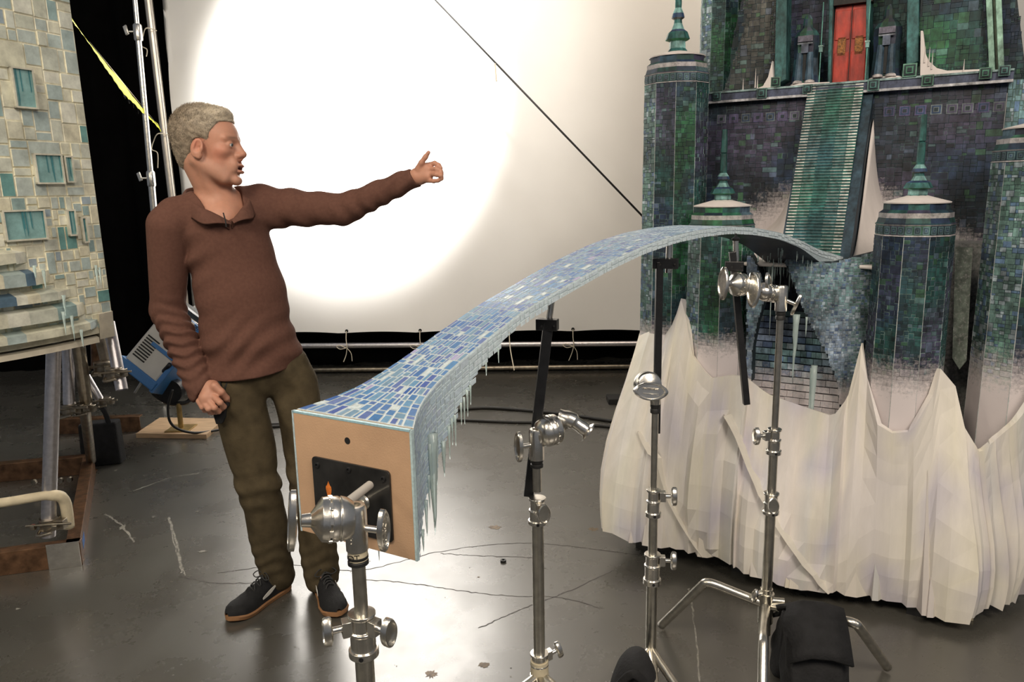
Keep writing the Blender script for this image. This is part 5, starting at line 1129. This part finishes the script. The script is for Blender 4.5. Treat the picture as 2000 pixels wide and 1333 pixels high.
def build_man():
    J = lambda x, y, Y=2.70: np.array(at(x, y, Y))
    ctr = atz(575, 1160, 0)
    root = thing('person', (ctr.x, ctr.y, 0), 'grey-haired person in brown long-sleeved shirt and olive trousers, one arm stretched toward the castle', 'person')
    fd = np.array([.56, -.83, 0]); fd /= np.linalg.norm(fd); sd = np.array([-fd[1], fd[0], 0])   # facing, and towards his left
    ku = V((0, 0, 1))
    # ---- head frame
    HC = J(405, 284, 2.66); hf = np.array([.995, -.02, -.07]); hf /= np.linalg.norm(hf); hr = np.array([-.02, -1, 0.10]); hr -= hf*(hr@hf); hr /= np.linalg.norm(hr); hu = np.cross(hr, hf); 
    if hu[2] < 0: hu = -hu
    S = 1.03
    HX = np.stack([hf, hr, hu])
    def hp(f, r, u): return HC+(hf*f+hr*r+hu*u)*S
    def rotx(R0, pit=0, yaw=0):      # local axes turned inside the head frame
        a = np.radians(pit); b = np.radians(yaw); f = np.array([np.cos(a)*np.cos(b), np.sin(b), np.sin(a)]); r_ = np.array([-np.sin(b), np.cos(b), 0]); u_ = np.cross(f, r_)
        if u_[2] < 0: u_ = -u_
        return np.stack([f@HX, r_@HX, u_@HX])
    NB = J(424, 398, 2.70)
    shR, shL = J(327, 436, 2.60), J(522, 400, 2.80)
    elR, elL = J(328, 606, 2.64), J(672, 409, 2.80)
    wrR, wrL = J(400, 757, 2.55), J(814, 345, 2.72)
    hipR, hipL = J(462, 752, 2.66), J(574, 750, 2.76)
    knR, knL = J(506, 952, 2.66), J(608, 938, 2.72)
    anR, anL = J(541, 1106, 2.70), J(627, 1112, 2.70)
    # ---- hands: knuckle chains
    def H(px, py, Y): return J(px, py, Y)
    handL = dict(palm=[(H(817, 342, 2.72), H(833, 331, 2.71), .027, .023), (H(822, 348, 2.715), H(836, 345, 2.70), .023, .018)],
        thumb=[(817, 329, 2.70), (823, 318, 2.69), (831, 307, 2.685), (837, 298, 2.68)], ts=.78,
        f=[[(836, 323, 2.71), (849, 319, 2.70), (857, 323, 2.69), (861, 329, 2.685)], [(838, 331, 2.70), (852, 330, 2.68), (861, 335, 2.67), (863, 340, 2.67)], [(838, 340, 2.70), (852, 341, 2.67), (861, 343, 2.66), (863, 348, 2.665)], [(835, 353, 2.70), (847, 354, 2.68), (856, 353, 2.67), (862, 350, 2.665)]], r=[.0092, .0092, .0088, .0078])
    handR = dict(palm=[(H(412, 757, 2.55), H(404, 778, 2.53), .024, .028), (H(418, 758, 2.55), H(419, 775, 2.54), .022, .022)],
        thumb=[(420, 755, 2.53), (432, 766, 2.53), (442, 778, 2.55), (446, 790, 2.58)],
        f=[[(418, 776, 2.52), (430, 787, 2.50), (437, 795, 2.52), (432, 800, 2.545)], [(408, 784, 2.515), (419, 797, 2.50), (427, 804, 2.52), (421, 806, 2.55)], [(398, 787, 2.515), (407, 799, 2.50), (415, 806, 2.52), (410, 807, 2.55)], [(388, 784, 2.52), (395, 796, 2.51), (402, 802, 2.525), (399, 803, 2.55)]], r=[.0112, .0112, .0106, .0094])
    def hand(P, hd):
        d = None
        for a, b, ra, rb in hd['palm']:
            c = cap(P, a, b, ra, rb); d = c if d is None else smin(d, c, .014)
        for ch, r0_ in zip(hd['f'], hd['r']):
            e = None
            for i in range(3):
                c = cap(P, H(*ch[i]), H(*ch[i+1]), r0_*(1-.07*i), r0_*(.93-.07*i)); e = c if e is None else smin(e, c, .0035)
            d = smin(d, e, .0055)
        e = None; t = hd['thumb']
        for i in range(3):
            c = cap(P, H(*t[i]), H(*t[i+1]), [.0145, .0120, .0108][i]*hd.get('ts', 1), [.0120, .0110, .0088][i]*hd.get('ts', 1)); e = c if e is None else smin(e, c, .005)
        return smin(d, e, .010)
    def headsdf(P):
        I = np.eye(3)@HX
        E = lambda f, r, u, rf, rr, ru, pit=0, yaw=0: ell(P, hp(f, r, u), rotx(None, pit, yaw) if (pit or yaw) else HX, (rf*S, rr*S, ru*S))
        d = E(-.020, 0, .040, .098, .076, .086)
        d = smin(d, E(.038, 0, .022, .063, .060, .064), .03)                      # forehead
        d = smin(d, E(.038, 0, -.035, .060, .056, .070), .030)                   # face
        d = smin(d, E(.038, 0, -.080, .060, .044, .036, pit=-12), .026)          # jaw
        for s_ in (-1, 1):
            d = smin(d, cap(P, hp(-.012, .052*s_, -.055), hp(.068, .026*s_, -.106), .016*S, .015*S), .024)  # jaw line
            d = smin(d, E(.064, .040*s_, -.020, .022, .020, .017), .018)         # cheekbone
            d = smin(d, cap(P, hp(.0925, .012*s_, .021), hp(.074, .048*s_, .020), .009*S, .008*S), .012)     # brow
            d = smin(d, E(.090, .019*s_, -.062, .019, .015, .026), .016)         # muzzle
        d = smin(d, E(.097, 0, -.108, .018, .022, .017), .016)                   # chin
        for s_ in (-1, 1):
            d = smax(d, -E(.101, .034*s_, .000, .017, .020, .011), .012)         # sockets
        d = smin(d, cap(P, hp(.096, 0, .012), hp(.116, 0, -.021), .0085*S, .0105*S), .010); d = smin(d, cap(P, hp(.090, 0, .000), hp(.104, 0, -.030), .011*S, .014*S), .008)                  # nose bridge
        d = smin(d, E(.1165, 0, -.024, .0115, .0130, .0105), .007)
        for s_ in (-1, 1):
            d = smin(d, E(.106, .0135*s_, -.030, .0115, .0078, .0085), .006)
            d = smin(d, E(.102, .004*s_, -.040, .012, .008, .008), .006)
        d = smin(d, E(.1105, 0, -.0600, .0095, .021, .0062), .005)               # lips
        d = smin(d, E(.1110, 0, -.0800, .0100, .019, .0070), .006)
        d = smax(d, -E(.118, 0, -.0700, .022, .0185, .0044), .003)               # parted mouth
        d = smax(d, -E(.113, 0, -.0925, .008, .018, .0045), .006)                # crease under the lip
        for s_ in (-1, 1):
            b = E(.0815, .0325*s_, .0005, .0142, .0150, .0138); d = smin(d, b, .004)
            d = smax(d, -E(.0975, .0350*s_, -.0006, .0110, .0135, .0037), .002)   # lid opening
            # ear
            e = E(-.001, .0800*s_, -.020, .0200, .0070, .0310, pit=-12, yaw=0)
            e = smin(e, cap(P, hp(.004, .076*s_, -.048), hp(.010, .074*s_, -.042), .007*S, .006*S), .006)
            e = smax(e, -E(.003, .0885*s_, -.015, .0125, .0088, .0215, pit=-12), .003); e = smin(e, E(-.007, .0835*s_, -.010, .0032, .0035, .017, pit=-16), .003); e = smax(e, -E(.006, .082*s_, -.020, .0060, .0060, .0070), .003); e = smin(e, E(.014, .0800*s_, -.022, .0040, .0050, .0070), .004)
            d = smin(d, e, .006)
        nk = cap(P, hp(-.030, 0, -.045), NB+np.array([.01, 0, .01]), .056, .060); nk = smin(nk, cap(P, hp(-.012, .050, -.05), NB+fd*.05+np.array([0, 0, -.015]), .012, .010), .022)
        d = smin(d, nk, .020)
        d = smin(d, E(.098-.012, 0, -.150+.01, .004, .004, .004)+.02, .01)
        return d
    def body(P):
        P = P.astype(np.float32)
        d = np.full(len(P), 9., np.float32)
        hd = np.linalg.norm(P-A_(HC), axis=1) < .33
        if hd.any(): d[hd] = headsdf(P[hd])
        far = ~hd
        d[far] = np.linalg.norm(P[far]-A_(HC), axis=1)-.13
        up = P[:, 2] > .0
        tr = cap(P, NB+np.array([0, 0, -.06]), J(482, 600), .095, .135, fd, 1.6)
        tr = smin(tr, cap(P, J(482, 600), J(508, 700), .13, .125, fd, 1.5), .05)
        tr = smin(tr, cap(P, shR, shL, .050, .050), .06)
        tr = smin(tr, cap(P, NB, NB+fd*.045+np.array([0, 0, -.055]), .066, .070), .04)
        tr = smin(tr, cap(P, shR, elR, .050, .042), .04); tr = smin(tr, cap(P, elR, wrR, .032, .022), .02); tr = smin(tr, cap(P, shL, elL, .050, .040), .04); tr = smin(tr, cap(P, elL, wrL, .038, .025), .02)
        tr = smin(tr, cap(P, hipR, knR, .078, .052), .05); tr = smin(tr, cap(P, knR, anR, .048, .034), .02); tr = smin(tr, cap(P, hipL, knL, .078, .052), .05); tr = smin(tr, cap(P, knL, anL, .048, .034), .02)
        tr = smin(tr, cap(P, anR, anR+(toR-anR)*.22, .030, .022), .02); tr = smin(tr, cap(P, anL, anL+(toL-anL)*.22, .030, .022), .02)
        for hd_, w in ((handL, wrL), (handR, wrR)):
            m_ = np.linalg.norm(P-A_(w), axis=1) < .17
            if m_.any():
                q = np.full(len(P), 9., np.float32); q[m_] = hand(P[m_], hd_); tr = smin(tr, q, .010)
        return smin(d, tr, .022)
    toR, toL = np.array(atz(500, 1180, .04)), np.array(atz(648, 1178, .04))
    lo = np.array([-1.45, 2.42, .03]); hi = np.array([-.05, 2.98, 1.86])
    V_, Q = nets(body, lo, hi, .0032 if not FINE else .0025)
    # colour: skin, lips, stubble, flush
    q = (V_-HC)@HX.T/S; col = np.tile(np.array([.49, .245, .165]), (len(V_), 1)); near = np.linalg.norm(V_-HC, axis=1) < .2
    def mixm(mask, c): nonlocal col; col = col*(1-mask[:, None])+np.array(c)*mask[:, None]
    g = lambda f, r, u, s: np.exp(-(((q[:, 0]-f)**2+(q[:, 1]-r)**2+(q[:, 2]-u)**2)/s**2))*near
    mixm(.55*np.clip(g(.06, .05, -.03, .028)+g(.06, -.05, -.03, .028)+g(.118, 0, -.035, .018)+g(-.01, .085, -.0, .03), 0, 1), (.50, .17, .11))
    lip = np.exp(-((q[:, 2]+.0705)/.0125)**4-(q[:, 1]/.021)**4)*(q[:, 0] > .078)*near; mixm(.6*lip, (.34, .10, .075))
    mouth = np.exp(-((q[:, 2]+.070)/.0052)**4-(q[:, 1]/.016)**4)*(q[:, 0] > .06)*(q[:, 0] < .112)*near; mixm(.9*mouth, (.05, .012, .01))
    br = np.clip(sum(np.exp(-(((q[:, 1]-s_*.032)/.017)**4)-(((q[:, 2]-.0215-.004*(1-np.abs(q[:, 1]-s_*.02)/.03))/.0048)**2)) for s_ in (-1, 1)), 0, 1)*(q[:, 0] > .06)*near; mixm(.7*br, (.13, .085, .055))
    st = np.clip(np.exp(-((q[:, 2]+.09)/.03)**4)*(q[:, 0] > .0), 0, 1)*near; mixm(.16*st, (.30, .20, .16))
    npmesh('body', V_, Q, M['skin'], root, col)
    for s_ in (-1, 1):
        c = V(hp(.0835, .0325*s_, .0005)); mb = MB(); g_ = V(hf)*.93+V(hr)*(.25 if s_ > 0 else -.1); g_.normalize()
        mb.lathe(c, g_, [(.0122*math.cos(a), max(.0001, .0122*math.sin(a))) for a in np.linspace(math.pi, 0, 16)], 20); e = mb.build('eye', M['eyew'], root, smooth='all')
        mb = MB(); mb.lathe(c, g_, [(.0108, .0056), (.0126, .0052), (.0129, .002), (.0129, .0001)], 18); mb.build('iris', M['iris'], e, smooth='all')
        mb = MB(); mb.lathe(c, g_, [(.0127, .0024), (.0132, .0022), (.0132, .0001)], 14); mb.build('pupil', M['ink'], e, smooth='all')
    # ---- hair
    def hairsdf(P):
        P = P.astype(np.float32)
        E = lambda f, r, u, rf, rr, ru: ell(P, hp(f, r, u), HX, (rf*S, rr*S, ru*S))
        d = smin(E(-.020, 0, .042, .1030, .0800, .0900), E(.024, 0, .048, .060, .059, .062), .03)
        d = smin(d, E(-.052, 0, -.025, .050, .056, .062), .03)
        d = smin(d, E(.045, 0, .103, .030, .046, .016), .02)
        L = (P-A_(HC))@A_(HX).T/S; f, r_, u_ = L[:, 0], np.abs(L[:, 1]), L[:, 2]
        d = d+(-.0016*snoise(P, 230, 3)-.0018*snoise(P, 80, 1))
        # hairline: front above the forehead, recedes at the temples, sideburn ahead of the ear, round the ear, nape
        line = np.interp(f, [-.12, -.075, -.045, -.030, -.020, -.010, .012, .019, .026, .034, .056, .11], [-.085, -.085, -.068, -.045, .000, .012, .012, -.026, -.018, .034, .070, .084])
        d = smax(d, (line-u_)*.9*S, .004)
        d = smax(d, (f-.092)*S, .006)
        return d
    V_, Q = nets(hairsdf, HC-.17, HC+.17, .0022)
    def hcol(Vv):
        q = (Vv-HC)@HX.T/S; n = .5+.5*snoise(Vv, 160, 2); t = np.clip((q[:, 2]-.02)/.09, 0, 1)*np.clip((q[:, 0]+.06)/.10, 0, 1); base = np.outer(1-t, [.23, .185, .135])+np.outer(t, [.46, .40, .31]); return base*(.65+.6*n)[:, None]
    hair = npmesh('hair', V_, Q, M['hair'], root, hcol(V_), 1)
    # short strands standing out of the cap, combed forward and up
    rg = np.random.RandomState(4); pick = rg.randint(0, len(V_), 13000); qv = (V_[pick]-HC)@HX.T/S; nn = qv-np.array([-.02, 0, .03]); nn /= np.linalg.norm(nn, axis=1)[:, None]
    comb = np.where(qv[:, 2:3] > .06, np.array([[.5, 0, .55]]), np.array([[-.1, 0, -.9]])); dirn = nn*.62+comb*.8+rg.normal(0, .28, nn.shape); dirn /= np.linalg.norm(dirn, axis=1)[:, None]; dirn = dirn@HX
    ln = rg.uniform(.003, .0075, len(pick))*(np.where(qv[:, 2] > .06, 1.25, .7)); b0 = V_[pick]; side = np.cross(dirn, rg.normal(0, 1, dirn.shape)); side /= np.linalg.norm(side, axis=1)[:, None]; wd = .0004
    pts = np.stack([b0-side*wd, b0+side*wd, b0+dirn*ln[:, None]*.6+side*wd*.7+nn@HX*.0008, b0+dirn*ln[:, None]], 1).reshape(-1, 3); fq = np.arange(len(pts)).reshape(-1, 4)
    npmesh('hair_strands', pts, fq, M['hair'], root, np.repeat(hcol(b0)*1.25, 4, 0), 0)
    # ---- shirt
    Ldir = (wrL-elL)/np.linalg.norm(wrL-elL); Rdir = (wrR-elR)/np.linalg.norm(wrR-elR); Udir = (elL-shL)/np.linalg.norm(elL-shL)
    cuffL, cuffR = J(811, 346, 2.725), J(397, 765, 2.565); cdR = np.array([.80, 0, -.60])
    hemA, hemB = J(392, 736, 2.62), J(607, 700, 2.78)
    hd_ = hemB-hemA; hn = np.cross(hd_, fd*1.0+np.array([0, 0, -.08])); hn /= np.linalg.norm(hn); hn = hn if hn[2] > 0 else -hn
    def shirt(P):
        P = P.astype(np.float32)
        t = cap(P, J(438, 452), J(468, 560), .150, .145, fd, 1.38)
        t = smin(t, cap(P, J(475, 590), J(494, 712), .150, .174, fd, 1.32), .05)
        t = smin(t, cap(P, J(345, 424, 2.62), J(505, 399, 2.79), .068, .066, fd, 1.1), .05)
        t = smin(t, cap(P, NB+np.array([-.01, 0, -.045]), NB+np.array([0, 0, -.09]), .085, .12, fd, 1.2), .05)
        aR = cap(P, shR+np.array([.004, 0, -.01]), elR, .071, .056); aR = smin(aR, cap(P, elR, cuffR, .056, .051), .02); aR = smax(aR, (P-A_(cuffR))@A_(cdR), .005)
        aL = cap(P, shL+np.array([-.01, 0, -.01]), elL, .075, .054); aL = smin(aL, cap(P, elL, cuffL, .054, .036), .02)
        # folds
        sR = (P-A_(elR))@A_(Rdir); yR = P[:, 0]*3
        f = .0055*np.sin(sR*170+3.2*np.sin(P[:, 0]*38+P[:, 2]*9)+2*np.sin(P[:, 1]*30))*np.clip((sR+.06)/.09, 0, 1)
        aR = aR+f*np.clip(1.2-np.abs(sR-.14)/.16, .2, 1)
        sL = (P-A_(shL))@A_(Udir)
        f = .0050*np.sin(sL*62+P[:, 2]*55+2.2*np.sin(P[:, 2]*28))*np.clip(1-np.abs(sL-.10)/.17, 0, 1)+.0028*np.sin(sL*95+2.5*np.sin(P[:, 2]*35))*np.clip((sL-.2)/.1, 0, 1)
        aL = aL+f
        ff = .0085*np.sin(P[:, 2]*42+P[:, 0]*26+2.4*np.sin(P[:, 0]*11+1))*np.clip((1.13-P[:, 2])/.16, 0, 1)*np.clip((P[:, 2]-.78)/.1, .3, 1)
        ff = ff+.0060*np.sin(P[:, 2]*75-P[:, 0]*40+3*np.sin(P[:, 0]*17))*np.clip(1-np.abs(P[:, 2]-.98)/.14, 0, 1)
        ff = ff+.010*np.sin((P[:, 0]+P[:, 2]*.9)*55)*np.exp(-(((P-A_(J(540, 450, 2.68)))**2).sum(1))/.09**2)+.011*np.sin((P[:, 0]*.5-P[:, 2])*70)*np.exp(-(((P-A_(J(358, 520, 2.56)))**2).sum(1))/.08**2)
        t = t+ff
        t = smax(t, -((P-A_(hemA))@A_(hn)), .008); d = smin(t, aL, .035); d = smin(d, aR, .010)
        nk = cap(P, NB+np.array([-.01, .0, .12]), NB+fd*.055+np.array([.004, 0, -.005]), .088, .068); d = smax(d, -nk, .008)
        vc = cap(P, NB+fd*.085+np.array([0, 0, .01]), NB+fd*.13+np.array([.012, 0, -.030]), .055, .010); d = smax(d, -vc, .006)
        hem = -((P-A_(hemA))@A_(hn)); 
        for w, c, dr in ((wrL, cuffL, np.array([.80, 0, -.60])*0+Ldir*.9+np.array([.1, 0, .25])),):
            near_ = np.linalg.norm(P-A_(w), axis=1) < .12; cut = (P-A_(c))@A_(dr)
            d = np.where(near_, smax(d, cut, .005), d)
        return d
    V_, Q = nets(shirt, np.array([-1.5, 2.36, .72]), np.array([-.2, 3.02, 1.56]), .0045 if not FINE else .0038)
    npmesh('shirt', V_, Q, M['shirt'], root, None, 1)
    # collar, zip placket
    Nn = lambda f, s_, z: NB+fd*f+sd*s_+np.array([0, 0, z])
    top = [Nn(.128, .004, -.055), Nn(.115, -.045, -.022), Nn(.085, -.080, .000), Nn(.02, -.094, .028), Nn(-.05, -.080, .055), Nn(-.092, 0, .064), Nn(-.05, .080, .060), Nn(.02, .096, .036), Nn(.075, .082, .014), Nn(.112, .050, -.012), Nn(.128, .010, -.052)]
    T = bez(top, 10); cN = NB.copy(); mb = MB(); pr = None
    for i, p in enumerate(T):
        k = i/(len(T)-1); o = np.array(p)-cN; o[2] = 0; o /= np.linalg.norm(o); hgt = .042*sm(min(k, 1-k), 0, .16)+.014
        low = np.array(p)+o*(.022+.012*math.sin(k*math.pi*4)**2)+np.array([0, 0, -hgt]); mid = np.array(p)+o*.009+np.array([0, 0, -.006]); inn = np.array(p)-o*.002+np.array([0, 0, -.034])
        n = mb.pts([inn, p, mid, low])
        if pr is not None:
            for q_ in range(3): mb.q(pr+q_, pr+q_+1, n+q_+1, n+q_)
        pr = n
    o = mb.build('collar', M['shirt'], root, smooth='all', fix=False); s_ = o.modifiers.new('s', 'SOLIDIFY'); s_.thickness = .004; s_.offset = 0; s2_ = o.modifiers.new('ss', 'SUBSURF'); s2_.levels = s2_.render_levels = 1
    mb = MB(); mb.tube(bez([J(436, 416, 2.555), J(440, 430, 2.548), J(442, 444, 2.543)]), .0022, 6); mb.build('zip', M['ink'], root, smooth='all')
    # ---- trousers
    def trousers(P):
        P = P.astype(np.float32)
        d = cap(P, J(468, 724, 2.67), J(553, 718, 2.74), .100, .094, fd, 1.12)
        lR = cap(P, hipR, knR, .098, .073); lR = smin(lR, cap(P, knR, anR+np.array([.0, 0, -.035]), .076, .064), .03)
        lL = cap(P, hipL, knL, .086, .072); lL = smin(lL, cap(P, knL, anL+np.array([.0, 0, -.035]), .074, .064), .03)
        for kn, an, sg in ((knR, anR, 0), (knL, anL, 1)):
            w = np.exp(-((P[:, 2]-kn[2])/.07)**2); w2 = np.clip(1-np.abs(P[:, 2]-an[2]-.04)/.13, 0, 1)
            f = w*.0050*np.sin(P[:, 2]*85+P[:, 0]*30+2*np.sin(P[:, 0]*30+sg))+w2*.0026*np.sin(P[:, 2]*120+P[:, 1]*40+2.6*np.sin(P[:, 0]*26+P[:, 1]*20+sg))+.003*np.sin(P[:, 2]*22+P[:, 0]*45+sg)+.0025*np.sin(P[:, 0]*70+P[:, 2]*26)
            if sg: lL = lL+f
            else: lR = lR+f
        hip = .0055*np.sin((P[:, 0]*1.0+P[:, 2]*.8)*60+2*np.sin(P[:, 2]*20))*np.exp(-(((P-A_(J(522, 770, 2.60)))**2).sum(1))/.11**2)
        d = smin(smin(d, lR, .03), lL, .03); d = np.where(P[:, 2] < hipR[2]-.06, np.minimum(smin(lR, lL, .012), d+.0), d); 
        gap = cap(P, J(524, 800, 2.60), J(560, 1000, 2.66), .002, .012, fd, .15)
        d = d+hip
        cut = (anR[2]-.088)-P[:, 2]; d = smax(d, cut*1.0+.006*np.sin(P[:, 0]*40), .006)
        d = smax(d, (P-A_(hemA))@A_(hn)-.035, .006)
        return d
    V_, Q = nets(trousers, np.array([-1.25, 2.44, .02]), np.array([-.45, 2.96, .98]), .0050 if not FINE else .0042)
    npmesh('trousers', V_, Q, M['trouser'], root, None, 1)
    mb = MB(); p = J(441, 778, 2.555); mb.lathe(V(p), (.25, -1, .1), [(0, .001), (.002, .017), (.004, .001)], 16, sx=1.0); 
    pk = J(436, 790, 2.552)
    mb = MB(); mb.tube(bez([J(444, 748, 2.565), J(438, 765, 2.558), J(443, 782, 2.56), J(436, 800, 2.57)]), [.0035]*24+[.002], 8); mb.build('pocket_edge', M['ink'], root, smooth='all')
    mb = MB(); rg2 = random.Random(2); k_ = 22
    def blob(pts, name, mt_, par, th=.012):
        m_ = MB(); P0 = [V(J(x, y, Y)) for x, y, Y in pts]; m_.prism([p+V((0, -th, 0)) for p in P0], V((0, th*2, 0))); o_ = m_.build(name, mt_, par); s_ = o_.modifiers.new('b', 'BEVEL'); s_.width = .004; s_.segments = 2; return o_
    rag = thing('pocket_cloth', V(J(434, 790, 2.56)), 'black crumpled cloth tucked at the trouser pocket behind the lowered hand', 'cloth')
    blob([(424, 745, 2.565), (431, 743, 2.565), (436, 762, 2.56), (446, 776, 2.56), (450, 792, 2.565), (443, 798, 2.565), (441, 815, 2.565), (436, 826, 2.57), (424, 828, 2.575), (419, 812, 2.57), (417, 800, 2.565), (424, 780, 2.56)], 'folded_cloth', M['blackcloth'], rag)
    # ---- shoes
    def shoe(heel, toe, zoff=.0):
        h_, t_ = V((heel.x, heel.y, 0)), V((toe.x, toe.y, 0)); d = (t_-h_).normalized(); sdv = V((-d.y, d.x, 0)); L_ = .295; o = h_-d*.012; 
        sh = None
        def prof(k, wmul=1.): 
            return interp(k, [0, .04, .12, .3, .5, .7, .85, .95, 1], [.010, .026, .034, .034, .038, .048, .046, .030, .008])*wmul
        n = 30; rows = []
        mb = MB()
        for i in range(n+1):
            k = i/n; w_ = prof(k)*1.04; tp = .010*sm(k, .75, 1); c = o+d*(L_*k)
            mb.pts([c-sdv*w_*.96+V((0, 0, .001+tp)), c-sdv*w_*1.05+V((0, 0, .014+tp)), c-sdv*w_*.97+V((0, 0, .019+tp)), c+sdv*w_*.97+V((0, 0, .019+tp)), c+sdv*w_*1.05+V((0, 0, .014+tp)), c+sdv*w_*.96+V((0, 0, .001+tp))])
            if i:
                a = 6*i-6
                for j in range(6): b = (j+1) % 6; mb.q(a+j, a+b, a+6+b, a+6+j)
        mb.q(*range(6)); mb.q(*[6*n+j for j in range(6)]); sh = mb.build('shoe_sole', M['gum'], root, smooth=True)
        mb = MB(); m_ = 14
        for i in range(n+1):
            k = i/n; w_ = prof(k)*.98; tp = .010*sm(k, .75, 1); c = o+d*(L_*k); hh = interp(k, [0, .05, .15, .3, .42, .55, .7, .85, .95, 1], [.055, .080, .088, .085, .082, .070, .056, .045, .032, .014])
            for j in range(m_+1):
                a = math.pi*j/m_; x = math.cos(a); z = math.sin(a)**.75; narrow = 1-.38*z**2*sm(k, .9, .2); mb.v.append(tuple(c+sdv*w_*x*narrow+V((0, 0, .016+tp+hh*z*.95+.0015*math.sin(j*3+k*40)))))
            if i:
                a = (m_+1)*(i-1)
                for j in range(m_): mb.q(a+j, a+j+1, a+m_+2+j, a+m_+1+j)
        up = mb.build('shoe', M['shoe'], root, smooth='all')
        # laces
        for q_ in range(6):
            k = .40+.045*q_; c = o+d*(L_*k); hh = interp(k, [.3, .42, .55, .7], [.085, .082, .070, .056])*.95+.023; w_ = .021-.0010*q_; sgn = 1 if q_ % 2 else -1
            mb = MB(); mb.tube(bez([c-sdv*w_+d*.006*sgn+V((0, 0, hh-.013)), c-sdv*w_*.5+V((0, 0, hh+.000)), c+V((0, 0, hh+.003)), c+sdv*w_*.5+V((0, 0, hh)), c+sdv*w_-d*.006*sgn+V((0, 0, hh-.013))]), .0026, 6); mb.build('lace', M['lace'], up, smooth='all')
        c = o+d*(L_*.40)+V((0, 0, .106))
        for sg in (-1, 1):
            mb = MB(); mb.tube(bez([c, c+sdv*sg*.020+d*.006+V((0, 0, .012)), c+sdv*sg*.040+d*.012+V((0, 0, -.004)), c+sdv*sg*.022+d*.016+V((0, 0, -.010)), c+d*.006]), .0020, 6); mb.build('lace', M['lace'], up, smooth='all')
        # white curved tick on both flanks
        for sg in (-1, 1):
            mb = MB(); K_ = 16; pr = None
            for i in range(K_+1):
                t = i/K_; k = .22+.42*t; zc_ = .030+.052*(max(0, (.62-t))**1.25)*1.0 if False else .034+.040*(1-t)**.2*0+.0
                ka = .56-.30*t; zmid = .040+.004*math.sin(t*3)+.026*t**2.2; th = .0070*math.sin(math.pi*min(1, .12+t*.9))*(1 if t < .6 else 1-(t-.6)*1.9)+.0006
                w_ = prof(ka)*.985; c = o+d*(L_*ka)
                def P_(z): zz = min(1, max(0, (z-.020)/.075)); return c+sdv*sg*(w_*(1-.18*zz**2)+.0022)+V((0, 0, z))
                n_ = mb.pts([P_(zmid-th), P_(zmid+th)])
                if pr is not None: mb.q(pr, pr+1, n_+1, n_)
                pr = n_
            s_ = mb.build('shoe_tick', M['white'], up, fix=False); x = s_.modifiers.new('s', 'SOLIDIFY'); x.thickness = .0016; x.offset = 0
    shoe(atz(560, 1148, 0), atz(488, 1192, 0)); shoe(atz(624, 1142, 0), atz(656, 1198, 0))
FINE = True
build_man()
